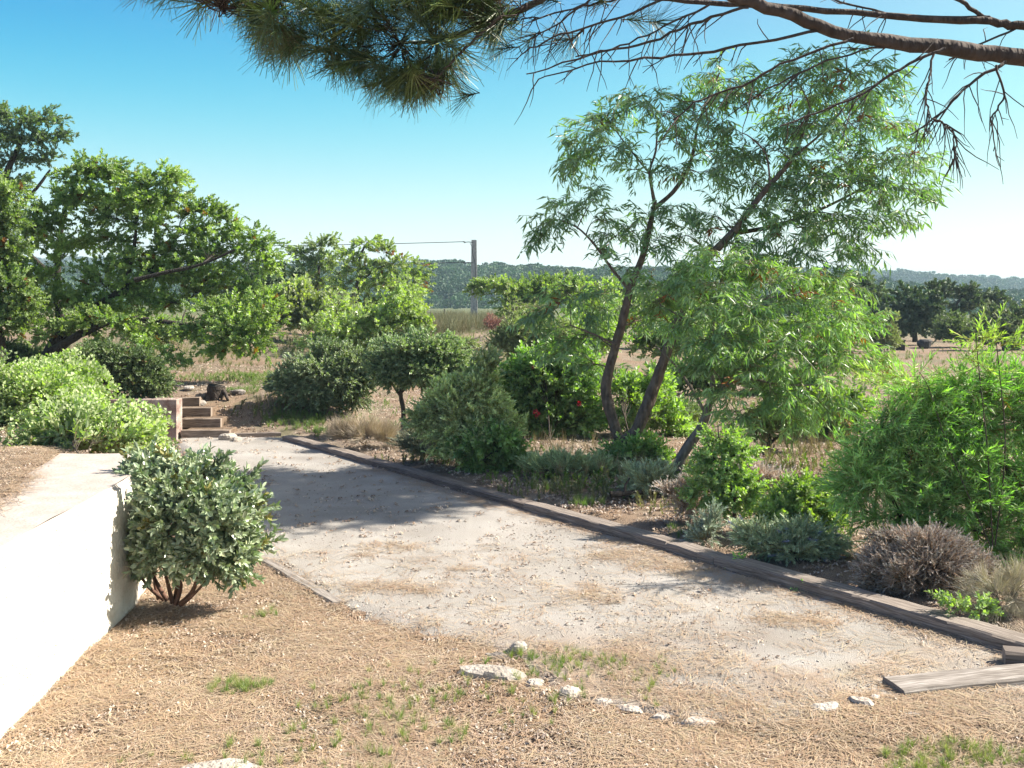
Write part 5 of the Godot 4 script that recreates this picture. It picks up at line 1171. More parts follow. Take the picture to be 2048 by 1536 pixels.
# ---------------------------------------------------------------- the pine overhead
func build_pine() -> void:
	var bk := bark("pine_bark", lin(0.1, 0.075, 0.065), 1.5)
	var base := Vector3(5.6, 0, -3.4)
	var root := thing("pine_tree", "pine with long bare and needled branches hanging across the top", "tree", base)
	rng.seed = 41
	var trunk := Buf.new()
	trunk.tube(smooth_line([Vector3(0, -0.1, 0), Vector3(0.05, 1.5, 0), Vector3(-0.05, 3.2, -0.1), Vector3(0.1, 6.0, 0), Vector3(0.0, 9.0, 0.1)]), 0.2, 0.1, 11, Color.WHITE, 0.15)
	put("trunk", trunk, bk, root)
	var big := Buf.new()
	var limbs := [
		[[Vector3(5.55, 3.1, -3.5)] + [Vector3(3.07, 2.92, -3.9), Vector3(2.53, 3.17, -4.3), Vector3(2.2, 3.24, -4.3), Vector3(1.88, 3.28, -4.3), Vector3(1.45, 3.34, -4.3), Vector3(1.15, 3.44, -4.3), Vector3(0.87, 3.53, -4.3), Vector3(0.49, 3.64, -4.3), Vector3(0.06, 3.73, -4.3)], 0.046, 0.016],
		[[Vector3(5.55, 3.5, -3.5)] + [Vector3(3.15, 3.18, -4), Vector3(2.64, 3.41, -4.5), Vector3(2.3, 3.43, -4.5), Vector3(2.15, 3.45, -4.5), Vector3(1.75, 3.47, -4.5), Vector3(1.21, 3.52, -4.5), Vector3(0.85, 3.54, -4.5), Vector3(0.51, 3.57, -4.5), Vector3(0.22, 3.56, -4.5)], 0.026, 0.007],
		[[Vector3(2.17, 3.45, -4.5), Vector3(2.08, 3.5, -4.5), Vector3(1.97, 3.57, -4.5), Vector3(1.86, 3.64, -4.5)], 0.012, 0.008],
		[[Vector3(0.5, 3.65, -4.4), Vector3(0.23, 3.56, -4.4), Vector3(0.04, 3.48, -4.4), Vector3(-0.15, 3.4, -4.4), Vector3(-0.34, 3.34, -4.4), Vector3(-0.49, 3.33, -4.4)], 0.02, 0.006],
		[[Vector3(0.08, 3.76, -4.4), Vector3(-0.27, 3.7, -4.4), Vector3(-0.71, 3.61, -4.4), Vector3(-1.02, 3.52, -4.4), Vector3(-1.26, 3.48, -4.4)], 0.02, 0.006],
		[[Vector3(-0.28, 3.73, -4.5), Vector3(-0.59, 3.57, -4.5), Vector3(-0.75, 3.44, -4.5), Vector3(-0.82, 3.32, -4.5)], 0.012, 0.005],
		[[Vector3(-0.05, 3.42, -4.3), Vector3(-0.18, 3.3, -4.3), Vector3(-0.27, 3.21, -4.3), Vector3(-0.33, 3.15, -4.3)], 0.008, 0.004],
	]
	var bare := [
		[[Vector3(1.02, 3.46, -4.3), Vector3(0.81, 3.4, -4.3), Vector3(0.59, 3.31, -4.3), Vector3(0.34, 3.25, -4.3), Vector3(0.06, 3.17, -4.3)], 0.008, 0.003],
		[[Vector3(1.32, 3.36, -4.3), Vector3(0.98, 3.29, -4.3), Vector3(0.7, 3.25, -4.3), Vector3(0.38, 3.22, -4.3), Vector3(0.11, 3.15, -4.3)], 0.008, 0.003],
		[[Vector3(1.44, 3.3, -4.2), Vector3(1.13, 3.19, -4.2), Vector3(0.96, 3.1, -4.2), Vector3(0.79, 3.04, -4.2), Vector3(0.68, 2.96, -4.2)], 0.007, 0.003],
		[[Vector3(1.82, 3.25, -4.2), Vector3(1.63, 3.17, -4.2), Vector3(1.48, 3.07, -4.2), Vector3(1.31, 3, -4.2), Vector3(1.13, 2.93, -4.2)], 0.008, 0.003],
		[[Vector3(2.07, 3.2, -4.2), Vector3(1.92, 3.1, -4.2), Vector3(1.8, 2.98, -4.2), Vector3(1.67, 2.89, -4.2)], 0.008, 0.003],
		[[Vector3(2.01, 3.17, -4.15), Vector3(2.04, 3.05, -4.15), Vector3(1.99, 2.95, -4.15), Vector3(2, 2.82, -4.15)], 0.005, 0.0025],
		[[Vector3(1.75, 3.23, -4.15), Vector3(1.73, 3.13, -4.15), Vector3(1.72, 3.03, -4.15), Vector3(1.73, 2.96, -4.15), Vector3(1.71, 2.89, -4.15)], 0.005, 0.0025],
		[[Vector3(1.75, 2.95, -4.15), Vector3(1.83, 2.9, -4.15), Vector3(1.83, 2.82, -4.15), Vector3(1.85, 2.78, -4.15)], 0.004, 0.002],
		[[Vector3(1.75, 2.95, -4.15), Vector3(1.8, 2.93, -4.15), Vector3(1.84, 2.86, -4.15), Vector3(1.83, 2.78, -4.15)], 0.004, 0.002],
		[[Vector3(0.66, 3.49, -4.3), Vector3(0.42, 3.4, -4.3), Vector3(0.21, 3.34, -4.3), Vector3(0.06, 3.27, -4.3)], 0.007, 0.003],
		[[Vector3(0.85, 3.47, -4.3), Vector3(0.66, 3.38, -4.3), Vector3(0.46, 3.29, -4.3), Vector3(0.27, 3.25, -4.3)], 0.006, 0.003],
		[[Vector3(0.36, 3.51, -4.3), Vector3(0.21, 3.4, -4.3), Vector3(0.08, 3.32, -4.3)], 0.006, 0.003],
		[[Vector3(0.56, 3.54, -4.4), Vector3(0.34, 3.5, -4.4), Vector3(0.19, 3.46, -4.4), Vector3(0.04, 3.43, -4.4)], 0.006, 0.003],
		[[Vector3(1.71, 3.3, -4.3), Vector3(1.5, 3.27, -4.3), Vector3(1.26, 3.19, -4.3), Vector3(1.02, 3.06, -4.3)], 0.006, 0.003],
		[[Vector3(1.75, 3.47, -4.5), Vector3(1.52, 3.53, -4.5), Vector3(1.34, 3.59, -4.5)], 0.006, 0.004],
		[[Vector3(2.3, 3.43, -4.5), Vector3(2.1, 3.35, -4.5), Vector3(1.97, 3.28, -4.5)], 0.006, 0.004],
	]
	for l in limbs:
		var pts := []
		for p in smooth_line(l[0], 5):
			pts.append(p - base + ball(0.006))
		big.tube(pts, l[1], l[2], 9, Color.WHITE, 0.16)
	put("boughs", big, bk, root)
	var twigs := Buf.new()
	for l in bare:
		var line := smooth_line(l[0], 5)
		var pts := []
		for p in line:
			pts.append(p - base + ball(0.006))
		twigs.tube(pts, l[1], l[2], 5, Color.WHITE, 0.25)
		for k in int(pts.size() * 0.75):
			var at: Vector3 = along(pts, rng.randf_range(0.12, 1.0))
			var away: Vector3 = (pts[-1] - pts[0]).normalized()
			var dir := (away * rng.randf_range(0.2, 0.9) + Vector3(0, -rng.randf_range(0.1, 0.8), 0) + ball(0.6)).normalized()
			var side := ball()
			var long := rng.randf_range(0.07, 0.26)
			var bent := [at]
			for j in 4:
				dir = (dir + side * rng.randf_range(-0.25, 0.25) + Vector3(0, -0.12, 0) + ball(0.2)).normalized()
				bent.append(bent[-1] + dir * long * 0.25)
			twigs.tube(bent, 0.0028, 0.0012, 4, Color.WHITE, 0.3)
			if rng.randf() < 0.35:
				var fork := [bent[2]]
				var fd := (dir + ball(0.8)).normalized()
				for j in 2:
					fork.append(fork[-1] + fd * long * 0.2)
				twigs.tube(fork, 0.002, 0.001, 4)
	# needled shoots
	var kinds := sprig("pine")
	rng.seed = 43
	var places := [[], [], []]
	var tints := [[], [], []]
	var masses := [[-1.5, 3.59, -4.4, 0.11, 0.05], [-1.33, 3.56, -4.4, 0.11, 0.07], [-1.2, 3.48, -4.4, 0.1, 0.07], [-1.06, 3.52, -4.4, 0.13, 0.09], [-1.02, 3.4, -4.4, 0.1, 0.07], [-0.87, 3.48, -4.4, 0.13, 0.1], [-0.84, 3.33, -4.4, 0.11, 0.07], [-0.69, 3.44, -4.4, 0.13, 0.11], [-0.71, 3.26, -4.4, 0.11, 0.08], [-0.54, 3.44, -4.4, 0.13, 0.12], [-0.56, 3.24, -4.4, 0.11, 0.09], [-0.38, 3.48, -4.4, 0.13, 0.11], [-0.43, 3.3, -4.4, 0.11, 0.1], [-0.45, 3.17, -4.4, 0.1, 0.06], [-0.27, 3.48, -4.4, 0.12, 0.1], [-0.32, 3.33, -4.4, 0.11, 0.09], [-0.16, 3.5, -4.4, 0.11, 0.08], [-0.05, 3.51, -4.4, 0.1, 0.05], [-0.04, 3.44, -4.4, 0.05, 0.04], [-0.34, 3.16, -4.4, 0.04, 0.04], [-0.93, 3.63, -4.4, 0.2, 0.09], [-0.58, 3.63, -4.4, 0.2, 0.09], [-0.23, 3.61, -4.4, 0.2, 0.08], [-1.2, 3.62, -4.4, 0.15, 0.07]]
	for m in masses:
		for k in 11:
			var at := Vector3(m[0], m[1], m[2]) + ball(pow(rng.randf(), 0.5)) * Vector3(m[3], m[4], m[3] * 1.1) - base
			var near := Vector3.ZERO
			var least := 1e9
			for l in limbs:
				for p in l[0]:
					if (p - base).distance_to(at) < least:
						least = (p - base).distance_to(at)
						near = p - base
			var dir := ((at - near).normalized() + ball(0.6) + Vector3(-0.35, -0.15, 0)).normalized()
			var bow := smooth_line([near, near.lerp(at, 0.5) + ball(0.07), at - dir * 0.06 + ball(0.012), at], 3)
			twigs.tube(bow, 0.0032, 0.0016, 4)
			var side := dir.cross(ball()).normalized()
			var w := rng.randi() % 3
			places[w].append(Transform3D(Basis(side, dir, side.cross(dir)) * rng.randf_range(0.55, 1.15), at))
			tints[w].append(Color(0.05, 0.085, 0.04).lerp(Color(0.2, 0.26, 0.09), pow(rng.randf(), 1.4)) if rng.randf() > 0.06 else Color(0.17, 0.11, 0.07))
	for at0 in [Vector3(-0.14, 3.1, -4.35), Vector3(0.48, 3.42, -4.35), Vector3(0.58, 3.41, -4.35), Vector3(0.27, 3.34, -4.35), Vector3(0.31, 3.37, -4.35), Vector3(0.42, 3.48, -4.35), Vector3(0.21, 3.49, -4.35), Vector3(0.12, 3.37, -4.35), Vector3(0.03, 3.3, -4.35)]:
		var dir2 := (Vector3(-0.4, -0.3, 0) + ball(0.8)).normalized()
		var side2 := dir2.cross(ball()).normalized()
		var hold := Vector3.ZERO
		var gap := 1e9
		for l in limbs + bare:
			for p in smooth_line(l[0], 4):
				if p.distance_to(at0) < gap:
					gap = p.distance_to(at0)
					hold = p - base
		twigs.tube(smooth_line([hold, hold.lerp(at0 - base, 0.5) + Vector3(0, -0.02, 0), at0 - base], 3), 0.003, 0.0018, 4)
		places[0].append(Transform3D(Basis(side2, dir2, side2.cross(dir2)) * 0.85, at0 - base))
		tints[0].append(Color(0.04, 0.065, 0.03))
	put("bare_twigs", twigs, bk, root).set_meta("kind", "stuff")
	for k in 3:
		many("needles", kinds[k], places[k], tints[k], root)

# ---------------------------------------------------------------- utility pole
func build_pole() -> void:
	var at := Vector3(-3.13, 0.1, -82.4)
	var s := -at.z / 2001.0
	var pole := thing("utility_pole", "grey twin-legged concrete utility pole on the open ground", "pole", at)
	var conc := plaster("grey_concrete", lin(0.48, 0.46, 0.44), Color(0.7, 0.7, 0.7), 0.5)
	for k in 2:
		var x := (-3.9 if k == 0 else 4.2) * s
		var leg := Buf.new()
		var w0 := 3.4 * s
		var w1 := 2.6 * s
		var hgt := 171.0 * s
		var x1 := x * 0.62
		var lo := [Vector3(x - w0, -0.3, w0), Vector3(x + w0, -0.3, w0), Vector3(x + w0, -0.3, -w0), Vector3(x - w0, -0.3, -w0)]
		var hi := [Vector3(x1 - w1, hgt, w1), Vector3(x1 + w1, hgt, w1), Vector3(x1 + w1, hgt, -w1), Vector3(x1 - w1, hgt, -w1)]
		for j in 4:
			leg.quad(lo[j], lo[(j + 1) % 4], hi[(j + 1) % 4], hi[j])
		leg.quad(hi[0], hi[1], hi[2], hi[3])
		put("leg", leg, conc, pole)
	for k in 7:
		var y := (4.0 + 26.0 * k) * s
		var rung := Buf.new()
		var half := lerpf(1.2, 0.6, k / 6.0) * s
		block(rung, Vector3(-half + 0.1 * s, y, -1.2 * s), Vector3(half + 0.3 * s, y + 12.0 * s, 1.2 * s))
		put("web", rung, conc, pole)
	var iron := plaster("dark_iron", lin(0.08, 0.08, 0.085), Color(0.8, 0.8, 0.8), 0.1)
	for k in 2:
		var y := ([166.0, 125.0][k] as float) * s
		var arm := Buf.new()
		arm.tube([Vector3(-2 * s, y, 2.6 * s), Vector3(-10 * s, y + 1.0 * s, 2.6 * s), Vector3(-18 * s, y + 0.5 * s, 2.6 * s)], 0.9 * s, 0.8 * s, 6)
		put("bracket", arm, iron, pole)
		var cup := Buf.new()
		cup.tube([Vector3(-17 * s, y - 1 * s, 2.6 * s), Vector3(-19 * s, y + 1.2 * s, 2.6 * s), Vector3(-22 * s, y + 1.5 * s, 2.6 * s)], 1.6 * s, 1.2 * s, 7)
		put("insulator", cup, iron, pole)
	var drop := Buf.new()
	drop.tube(smooth_line([Vector3(-8 * s, 165 * s, 2.7 * s), Vector3(-3.6 * s, 156 * s, 2.8 * s), Vector3(-2 * s, 140 * s, 2.8 * s), Vector3(2.2 * s, 125 * s, 2.7 * s), Vector3(3 * s, 90 * s, 2.9 * s)]), 0.5 * s, 0.5 * s, 5)
	put("down_lead", drop, iron, pole)
	for k in 2:
		var y2 := ([167.5, 126.5][k] as float) * s
		var cable := thing("overhead_cable", ["upper overhead cable running left from the pole top", "lower overhead cable running left from the pole"][k], "cable", at + Vector3(-20 * s, y2, 2.6 * s), "cables on the pole")
		var cb := Buf.new()
		var pts := []
		for j in 25:
			var t := j / 24.0
			pts.append(Vector3(-52.0 * t, -1.3 * 4.0 * t * (1.0 - t) * 0.35, 3.0 * t))
		cb.tube(pts, 0.03, 0.03, 5)
		put("wire", cb, iron, cable)
	var post := thing("fence_post", "thin dark fence post in the dry grass left of the pole", "post", Vector3(-5.56, 0.1, -82.4))
	var pb := Buf.new()
	pb.tube([Vector3(0, -0.2, 0), Vector3(0.01, 0.7, 0), Vector3(0, 1.35, 0)], 0.07, 0.06, 7)
	put("shaft", pb, bark("grey_brown_bark", lin(0.12, 0.095, 0.075)), post)

# ---------------------------------------------------------------- loose stones
func build_stones() -> void:
	var lime := plaster("limestone", lin(0.46, 0.42, 0.38), Color(0.72, 0.7, 0.68), 1.2)
	var white := plaster("white_limestone", lin(0.55, 0.52, 0.475), Color(0.7, 0.64, 0.61), 1.2)
	var dull := plaster("dull_stone", lin(0.33, 0.3, 0.28), Color(0.55, 0.53, 0.52), 1.4)
	var row := "stones half buried in a row across the foreground"
	stone("long rough grey-white stone at the left end of the foreground row", row, Vector3(-0.11, 0, -5.87), Vector3(0.46, 0.12, 0.2), -0.35, lime)
	stone("pale stone next to the long rough one in the row", row, Vector3(0.13, 0, -5.75), Vector3(0.14, 0.08, 0.1), 0.2, lime)
	stone("pointed pale stone in the middle of the foreground row", row, Vector3(0.33, 0, -5.59), Vector3(0.15, 0.11, 0.12), 0.6, white)
	stone("flat pale stone right of the pointed one", row, Vector3(0.5, 0, -5.48), Vector3(0.12, 0.06, 0.09), 0.1, white)
	stone("elongated pale stone in the right half of the row", row, Vector3(0.64, 0, -5.39), Vector3(0.17, 0.07, 0.09), -0.4, white)
	stone("greyish buried stone before the white slab", row, Vector3(0.78, 0, -5.3), Vector3(0.13, 0.06, 0.09), -0.1, lime)
	stone("wedge-shaped white slab at the right end of the row", row, Vector3(0.97, 0, -5.21), Vector3(0.23, 0.09, 0.13), -0.3, white)
	stone("upright square pale block above the long rough stone", "", Vector3(0.04, 0, -6.26), Vector3(0.12, 0.13, 0.1), 0.2, lime, 0.3)
	stone("dark low stone left of the square pale block", "", Vector3(-0.11, 0, -6.2), Vector3(0.17, 0.07, 0.1), 0.1, dull)
	stone("thin pale stone right of the white slab", "", Vector3(1.32, 0, -5.34), Vector3(0.13, 0.05, 0.07), -0.1, white)
	stone("mottled grey stone in front of the silvery plank", "stones in front of the plank", Vector3(1.69, 0, -5.37), Vector3(0.25, 0.1, 0.14), 0.2, lime)
	stone("tilted white stone between the mottled one and the plank", "stones in front of the plank", Vector3(1.89, 0, -5.43), Vector3(0.17, 0.11, 0.12), -0.7, white)
	stone("small white stone nearest the plank's corner", "stones in front of the plank", Vector3(2, 0, -5.5), Vector3(0.09, 0.08, 0.07), 0.4, white)
	stone("flat dark stone buried below the plank", "", Vector3(2.09, 0, -5.29), Vector3(0.22, 0.06, 0.14), 0.1, dull)
	stone("broad grey stone at the bottom edge of the view", "", Vector3(-1.37, 0, -4.71), Vector3(0.4, 0.08, 0.2), 0.1, lime)
	stone("white pebble on the needles in the left foreground", "", Vector3(-1.45, 0, -6.05), Vector3(0.055, 0.04, 0.05), 0.1, white)
	stone("pale chip at the bush's foot on the litter", "", Vector3(-2.06, 0, -7.01), Vector3(0.07, 0.03, 0.05), 0.5, white)
	var edge := "stones along the sleepers"
	stone("pale wedge stone behind the short sleeper offcut", edge, Vector3(1.5, 0, -9.15), Vector3(0.3, 0.1, 0.16), -0.3, white)
	stone("low stone right of the pale wedge stone", edge, Vector3(1.58, 0, -8.92), Vector3(0.18, 0.06, 0.1), -0.4, lime)
	stone("pale stone on the verge behind the long pale sleeper", edge, Vector3(0.59, 0, -10.34), Vector3(0.19, 0.08, 0.12), 0.2, lime)
	stone("dull stone at the verge by the dark sleeper", edge, Vector3(0.19, 0, -10.93), Vector3(0.22, 0.08, 0.14), 0.0, dull)
	stone("small stone behind the middle of the long pale sleeper", edge, Vector3(0.89, 0, -9.82), Vector3(0.16, 0.06, 0.1), -0.2, lime)
	stone("long low stone left of the rosemary, against the sleeper", edge, Vector3(1.78, 0, -8.56), Vector3(0.22, 0.06, 0.08), -0.45, dull)
	stone("pale stone in front of the dome shrub", edge, Vector3(2.61, 0, -7.45), Vector3(0.2, 0.07, 0.1), -0.3, white)
	stone("slender pale stone leaning behind the long sleeper", edge, Vector3(2.76, 0, -7.18), Vector3(0.22, 0.05, 0.06), -0.55, white)
	stone("curved pale stone right of the slender one", edge, Vector3(2.84, 0, -7.01), Vector3(0.16, 0.06, 0.07), -0.5, white)
	stone("rounded stone beside the weeds at the last sleeper", edge, Vector3(3.22, 0, -6.6), Vector3(0.14, 0.09, 0.1), 0.2, lime)
	stone("white stone at the right edge behind the last sleeper", edge, Vector3(3.29, 0, -6.48), Vector3(0.2, 0.06, 0.1), -0.4, white)
	var st := "stones beside the timber steps"
	stone("largest pale stone beside the lowest step", st, Vector3(-4.46, 0.16, -15.7), Vector3(0.3, 0.18, 0.2), 0.3, lime, 0.2)
	stone("pale stone at the foot of the bank right of the steps", st, Vector3(-4.28, 0.13, -15.6), Vector3(0.2, 0.12, 0.16), 0.9, lime, 0.2)
	stone("stone beside the second step", st, Vector3(-4.68, 0.24, -16.3), Vector3(0.24, 0.16, 0.2), 1.2, white, 0.2)
	stone("stone beside the third step", st, Vector3(-5.02, 0.29, -16.9), Vector3(0.2, 0.14, 0.18), 0.1, lime, 0.2)
	stone("stone beside the top step", st, Vector3(-5.44, 0.4, -17.5), Vector3(0.22, 0.14, 0.18), 0.5, lime, 0.2)
	stone("pale stone on the bank above the top step", st, Vector3(-5.88, 0.45, -18.2), Vector3(0.26, 0.14, 0.2), 0.2, lime, 0.2)
	stone("flat stone below the tree stump", st, Vector3(-4.94, 0.49, -18), Vector3(0.3, 0.14, 0.2), 0.2, dull, 0.2)
	var field := bark("dark_boulder", lin(0.07, 0.07, 0.075), 1.0)
	stone("dark rounded boulder on the right field by the oaks", "", Vector3(21, -0.19, -50.87), Vector3(0.85, 0.62, 0.7), 0.2, field, 0.15)
	stone("whitish rock on the open ground left of the fence post", "", Vector3(-7.28, 0.1, -87.76), Vector3(1.4, 0.35, 0.7), 0.1, lime)
	stone("pale rock at the foot of the utility pole", "", Vector3(-2.37, 0.1, -76.46), Vector3(0.7, 0.5, 0.5), 0.1, white)

# ---------------------------------------------------------------- litter, grass and gravel
func build_litter() -> void:
	rng.seed = 99
	var m := leafy("straw", 0.7, Color(0.3, 0.25, 0.15))
	var bundle := []
	for v in 3:
		var b := Buf.new()
		for k in 11:
			var a := rng.randf() * TAU
			var dir := Vector3(cos(a), rng.randf_range(-0.03, 0.1), sin(a)).normalized()
			var side := dir.cross(Vector3.UP).normalized() * 0.0013
			var p := Vector3(rng.randf_range(-0.08, 0.08), rng.randf_range(0.0, 0.014), rng.randf_range(-0.08, 0.08))
			var bend := Vector3(rng.randf_range(-0.02, 0.02), 0.004, rng.randf_range(-0.02, 0.02))
			var long := rng.randf_range(0.07, 0.13)
			var q := p + dir * long * 0.5 + bend
			var col := shade(0.35)
			b.quad(p - side, p + side, q + side, q - side, col)
			b.quad(q - side, q + side, p + dir * long + side, p + dir * long - side, col)
		bundle.append(b.mesh(m))
	var places := [[], [], []]
	var tints := [[], [], []]
	var tries := 0
	while tries < 38000:
		tries += 1
		var d := rng.randf_range(4.3, 9.0)
		var x := rng.randf_range(-0.72, 0.66) * d
		if (x < table(BANK, d) + 0.02 and x > table(BANK, d) - 0.36 - 0.2 * maxf(0.0, d - 5.9)) or x > table(BEAM, d) - 0.02:
			continue
		var n := relief.get_noise_2d(x * 7.0, d * 7.0)
		var keep := on_path(x, -d)
		var chance := lerpf(0.12 + 0.75 * smoothstep(-0.12, 0.3, n + 0.18 * smoothstep(0.8, -1.5, x)), 0.05 + smoothstep(0.15, 0.45, n) * 0.5 + 0.3 * smoothstep(0.45, 0.02, table(BEAM, d) - x), keep)
		if x > 0.8 and d < 5.6:
			chance += 0.35
		if rng.randf() > chance:
			continue
		var w := rng.randi() % 3
		places[w].append(Transform3D(Basis(Vector3.UP, rng.randf() * TAU) * rng.randf_range(0.7, 1.2), on_ground(x, -d, 0.004 + 0.007 * keep)))
		tints[w].append(Color(0.36, 0.235, 0.15).lerp(Color(0.48, 0.39, 0.29), rng.randf()) * rng.randf_range(0.7, 1.15))
	for k in 700:      # a strip gathered against the sleepers
		var d := rng.randf_range(6.5, 13.0)
		var x := table(BEAM, d) - 0.05 - 0.5 * pow(rng.randf(), 1.6)
		var w := rng.randi() % 3
		places[w].append(Transform3D(Basis(Vector3.UP, rng.randf() * TAU) * rng.randf_range(0.7, 1.2), on_ground(x, -d, 0.011)))
		tints[w].append(Color(0.34, 0.22, 0.14).lerp(Color(0.44, 0.34, 0.25), rng.randf()) * rng.randf_range(0.7, 1.1))
	var root := Node3D.new()
	root.name = "pine_needle_litter"
	add_child(root)
	setting(root, "fallen brown pine needles on the ground and path", "stuff")
	for k in 3:
		many("pine_needle_litter", bundle[k], places[k], tints[k], root)

	# dead leaves
	var lf := Buf.new()
	for k in 5:
		var p := Vector3(rng.randf_range(-0.07, 0.07), 0.006, rng.randf_range(-0.07, 0.07))
		var a := rng.randf() * TAU
		lf.leaf(p, Vector3(cos(a), rng.randf_range(0, 0.35), sin(a)).normalized(), (Vector3.UP + ball(0.5)).normalized(), rng.randf_range(0.03, 0.055), rng.randf_range(0.014, 0.028), 0.5, shade(0.3))
	var lp := []
	var lt := []
	for k in 34000:
		var d := rng.randf_range(4.4, 24.0)
		var x := rng.randf_range(-0.66, 0.72) * d
		var keep := on_path(x, -d)
		if d < 8.6 and x < table(BANK, d) and x > table(BANK, d) - 0.4:
			continue
		if rng.randf() < keep * 0.9 or (d < 8.0 and rng.randf() < 0.2) or absf(x - table(BEAM, d) - 0.11) < 0.16:
			continue
		lp.append(Transform3D(Basis(Vector3.UP, rng.randf() * TAU) * rng.randf_range(0.5, 1.2) * lerpf(0.78, 1.2, smoothstep(5.0, 12.0, d)), on_ground(x, -d, 0.004 + 0.008 * keep)))
		lt.append(Color(0.26, 0.18, 0.125).lerp(Color(0.6, 0.53, 0.45), pow(rng.randf(), 1.2)) * rng.randf_range(0.7, 1.1))
	var fallen := many("fallen_leaves", lf.mesh(leafy("dead_leaf", 0.7, Color(0.5, 0.4, 0.3))), lp, lt, self)
	setting(fallen, "dry fallen leaves over the verge and litter", "stuff")

	# gravel
	var gm := StandardMaterial3D.new()
	gm.vertex_color_use_as_albedo = true
	gm.roughness = 0.9
	var gp := []
	var gt := []
	var peb := stone_small()
	for k in 46000:
		var d := 4.5 + 9.0 * pow(rng.randf(), 1.5)
		var x := rng.randf_range(-0.5, 0.55) * d
		if x < table(BANK, d) + 0.03 or x > table(BEAM, d) + (0.0 if d < 16 else 5.0):
			continue
		var s := 0.0035 + 0.01 * pow(rng.randf(), 5.0)
		gp.append(Transform3D(Basis(ball(), rng.randf() * TAU).scaled(Vector3(s, s * 0.7, s)), on_ground(x, -d, 0.004 + 0.006 * on_path(x, -d))))
		gt.append(Color(0.42, 0.37, 0.33).lerp(Color(0.24, 0.205, 0.18), rng.randf()) * rng.randf_range(0.75, 1.25))
	var grav := many("gravel", peb.mesh(gm), gp, gt, self)
	setting(grav, "loose small gravel on the path", "stuff")

	scatter("undergrowth", "low mixed weeds between the shrubs on the verge", "compound", [[0.5, -12.0, 0.9, 0.5, 90], [1.5, -11.6, 0.9, 0.6, 110], [2.4, -10.3, 0.6, 0.6, 70], [3.0, -12.6, 1.3, 1.0, 120], [4.6, -12.0, 1.2, 1.2, 90], [-0.3, -13.4, 1.0, 0.5, 80], [-2.2, -16.2, 1.0, 0.5, 110], [-3.3, -17.3, 1.2, 0.4, 70], [2.6, -8.9, 0.5, 0.3, 50], [3.2, -8.0, 0.4, 0.3, 40], [-1.6, -20, 3.0, 2.0, 160], [2.5, -18, 3.5, 3.0, 260], [-4.8, -19.3, 0.9, 0.5, 60]], {"size": 0.62, "tint": Color(0.13, 0.2, 0.07), "tint2": Color(0.3, 0.34, 0.16)})
	scatter("undergrowth", "fine dry weeds and seedlings over the verge litter", "small", [[0.8, -11.3, 1.0, 0.5, 120], [2.0, -10.4, 0.8, 0.6, 90], [3.6, -12.2, 1.6, 1.5, 160], [-0.8, -13.6, 1.2, 0.5, 90], [3.4, -7.7, 0.6, 0.4, 60], [6.2, -8.6, 1.6, 1.6, 200], [8.5, -12.5, 2.5, 2.5, 260], [-5.2, -9.0, 1.2, 1.5, 120], [-4.2, -17.6, 0.9, 0.6, 90]], {"size": 0.9, "tint": Color(0.2, 0.2, 0.11), "tint2": Color(0.34, 0.3, 0.2)})
	# grass: green tufts in the foreground, on the bank and across the left field
	scatter("grass", "green grass tufts in the foreground litter", "blade", [[-1.55, -5.7, 0.2, 0.12, 70], [-0.75, -5.5, 0.35, 0.22, 40], [-0.7, -5.15, 0.5, 0.3, 60], [-0.2, -5.6, 1.1, 0.5, 90], [-1.2, -4.75, 0.7, 0.3, 50], [2.15, -4.85, 0.38, 0.14, 120], [0.3, -6.1, 0.3, 0.15, 40], [0.55, -5.95, 0.5, 0.2, 40], [-1.75, -7.0, 0.12, 0.1, 16], [0.05, -6.2, 0.12, 0.06, 10], [1.9, -4.7, 0.2, 0.1, 30]], {"size": 0.42, "tint": Color(0.2, 0.29, 0.1), "tint2": Color(0.4, 0.38, 0.2)})
	scatter("grass", "green grass on the bank by the steps and verge", "blade", [[-3.7, -17.0, 0.55, 0.45, 220], [-4.9, -18.2, 0.3, 0.2, 60], [-5.4, -20.5, 1.4, 1.2, 420], [-4.6, -18.9, 0.5, 0.3, 60], [-3.2, -16.5, 0.2, 0.15, 30], [0.8, -10.7, 0.25, 0.15, 25], [1.55, -9.3, 0.25, 0.15, 25], [0.5, -11.4, 0.3, 0.2, 30], [1.2, -11.0, 0.2, 0.12, 20]], {"size": 0.62, "tint": Color(0.16, 0.26, 0.08), "tint2": Color(0.32, 0.36, 0.16)})
	scatter("grass", "sparse grass over the left field and open ground", "blade", [[-8, -28, 6, 7, 900], [-9, -38, 9, 8, 900], [-2.5, -36, 5, 12, 700], [-3, -60, 8, 16, 700], [5, -17, 4, 4, 160], [15, -40, 10, 10, 500]], {"size": 1.1, "tint": Color(0.16, 0.2, 0.1), "tint2": Color(0.32, 0.28, 0.16)})
	scatter("dry_grass", "dry straw-coloured grass on the verge under the gum trees", "wisp", [[1.4, -12.2, 1.0, 0.7, 60], [0.3, -13.5, 1.2, 0.8, 60], [4.2, -13.5, 1.6, 1.8, 120], [2.8, -11, 0.6, 0.6, 30], [-4.2, -17.5, 0.6, 0.6, 20], [3.7, -8.6, 0.6, 0.6, 30], [6.5, -9.5, 1.8, 2.0, 120], [10, -17, 4, 4, 260]], {"size": 1.0, "tint": Color(0.26, 0.22, 0.13), "tint2": Color(0.36, 0.3, 0.2)})

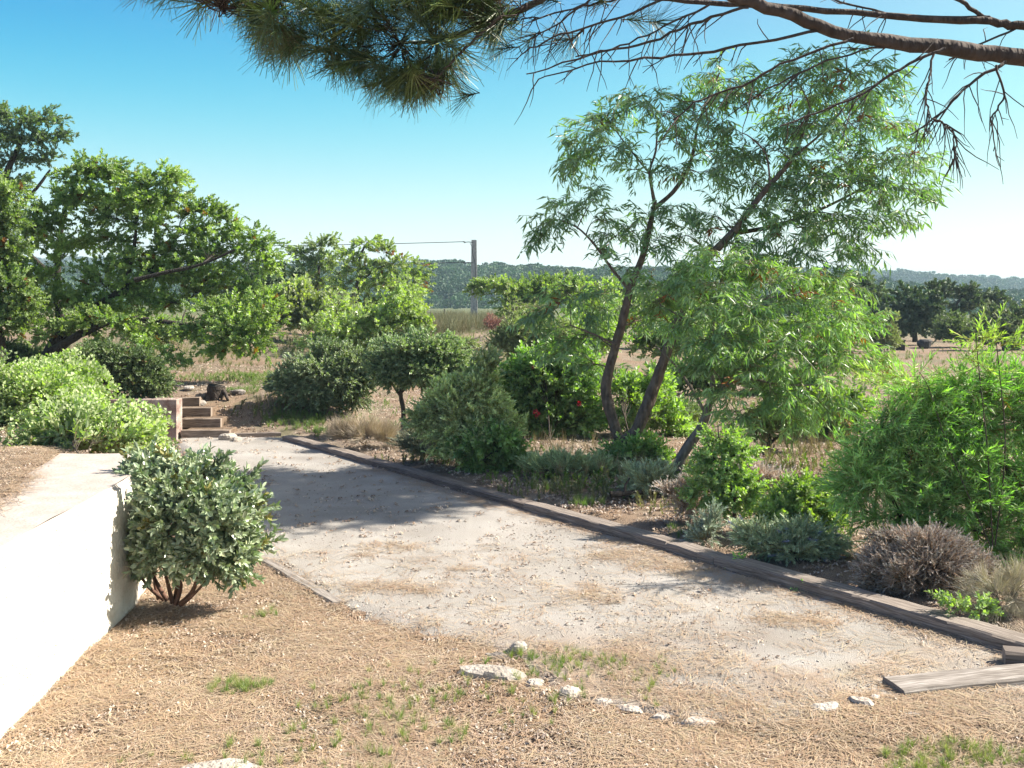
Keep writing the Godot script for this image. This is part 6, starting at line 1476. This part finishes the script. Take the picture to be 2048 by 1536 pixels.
func stone_small() -> Buf:
	var b := Buf.new()
	var p := [Vector3(1, 0, 0), Vector3(0.2, 0.1, 0.9), Vector3(-0.9, -0.1, 0.4), Vector3(-0.6, 0, -0.8), Vector3(0.5, 0.05, -0.9)]
	for k in 5:
		b.tri(p[k], Vector3(0.1, 0.8, 0), p[(k + 1) % 5])
		b.tri(p[(k + 1) % 5], Vector3(0, -0.8, 0.1), p[k])
	return b
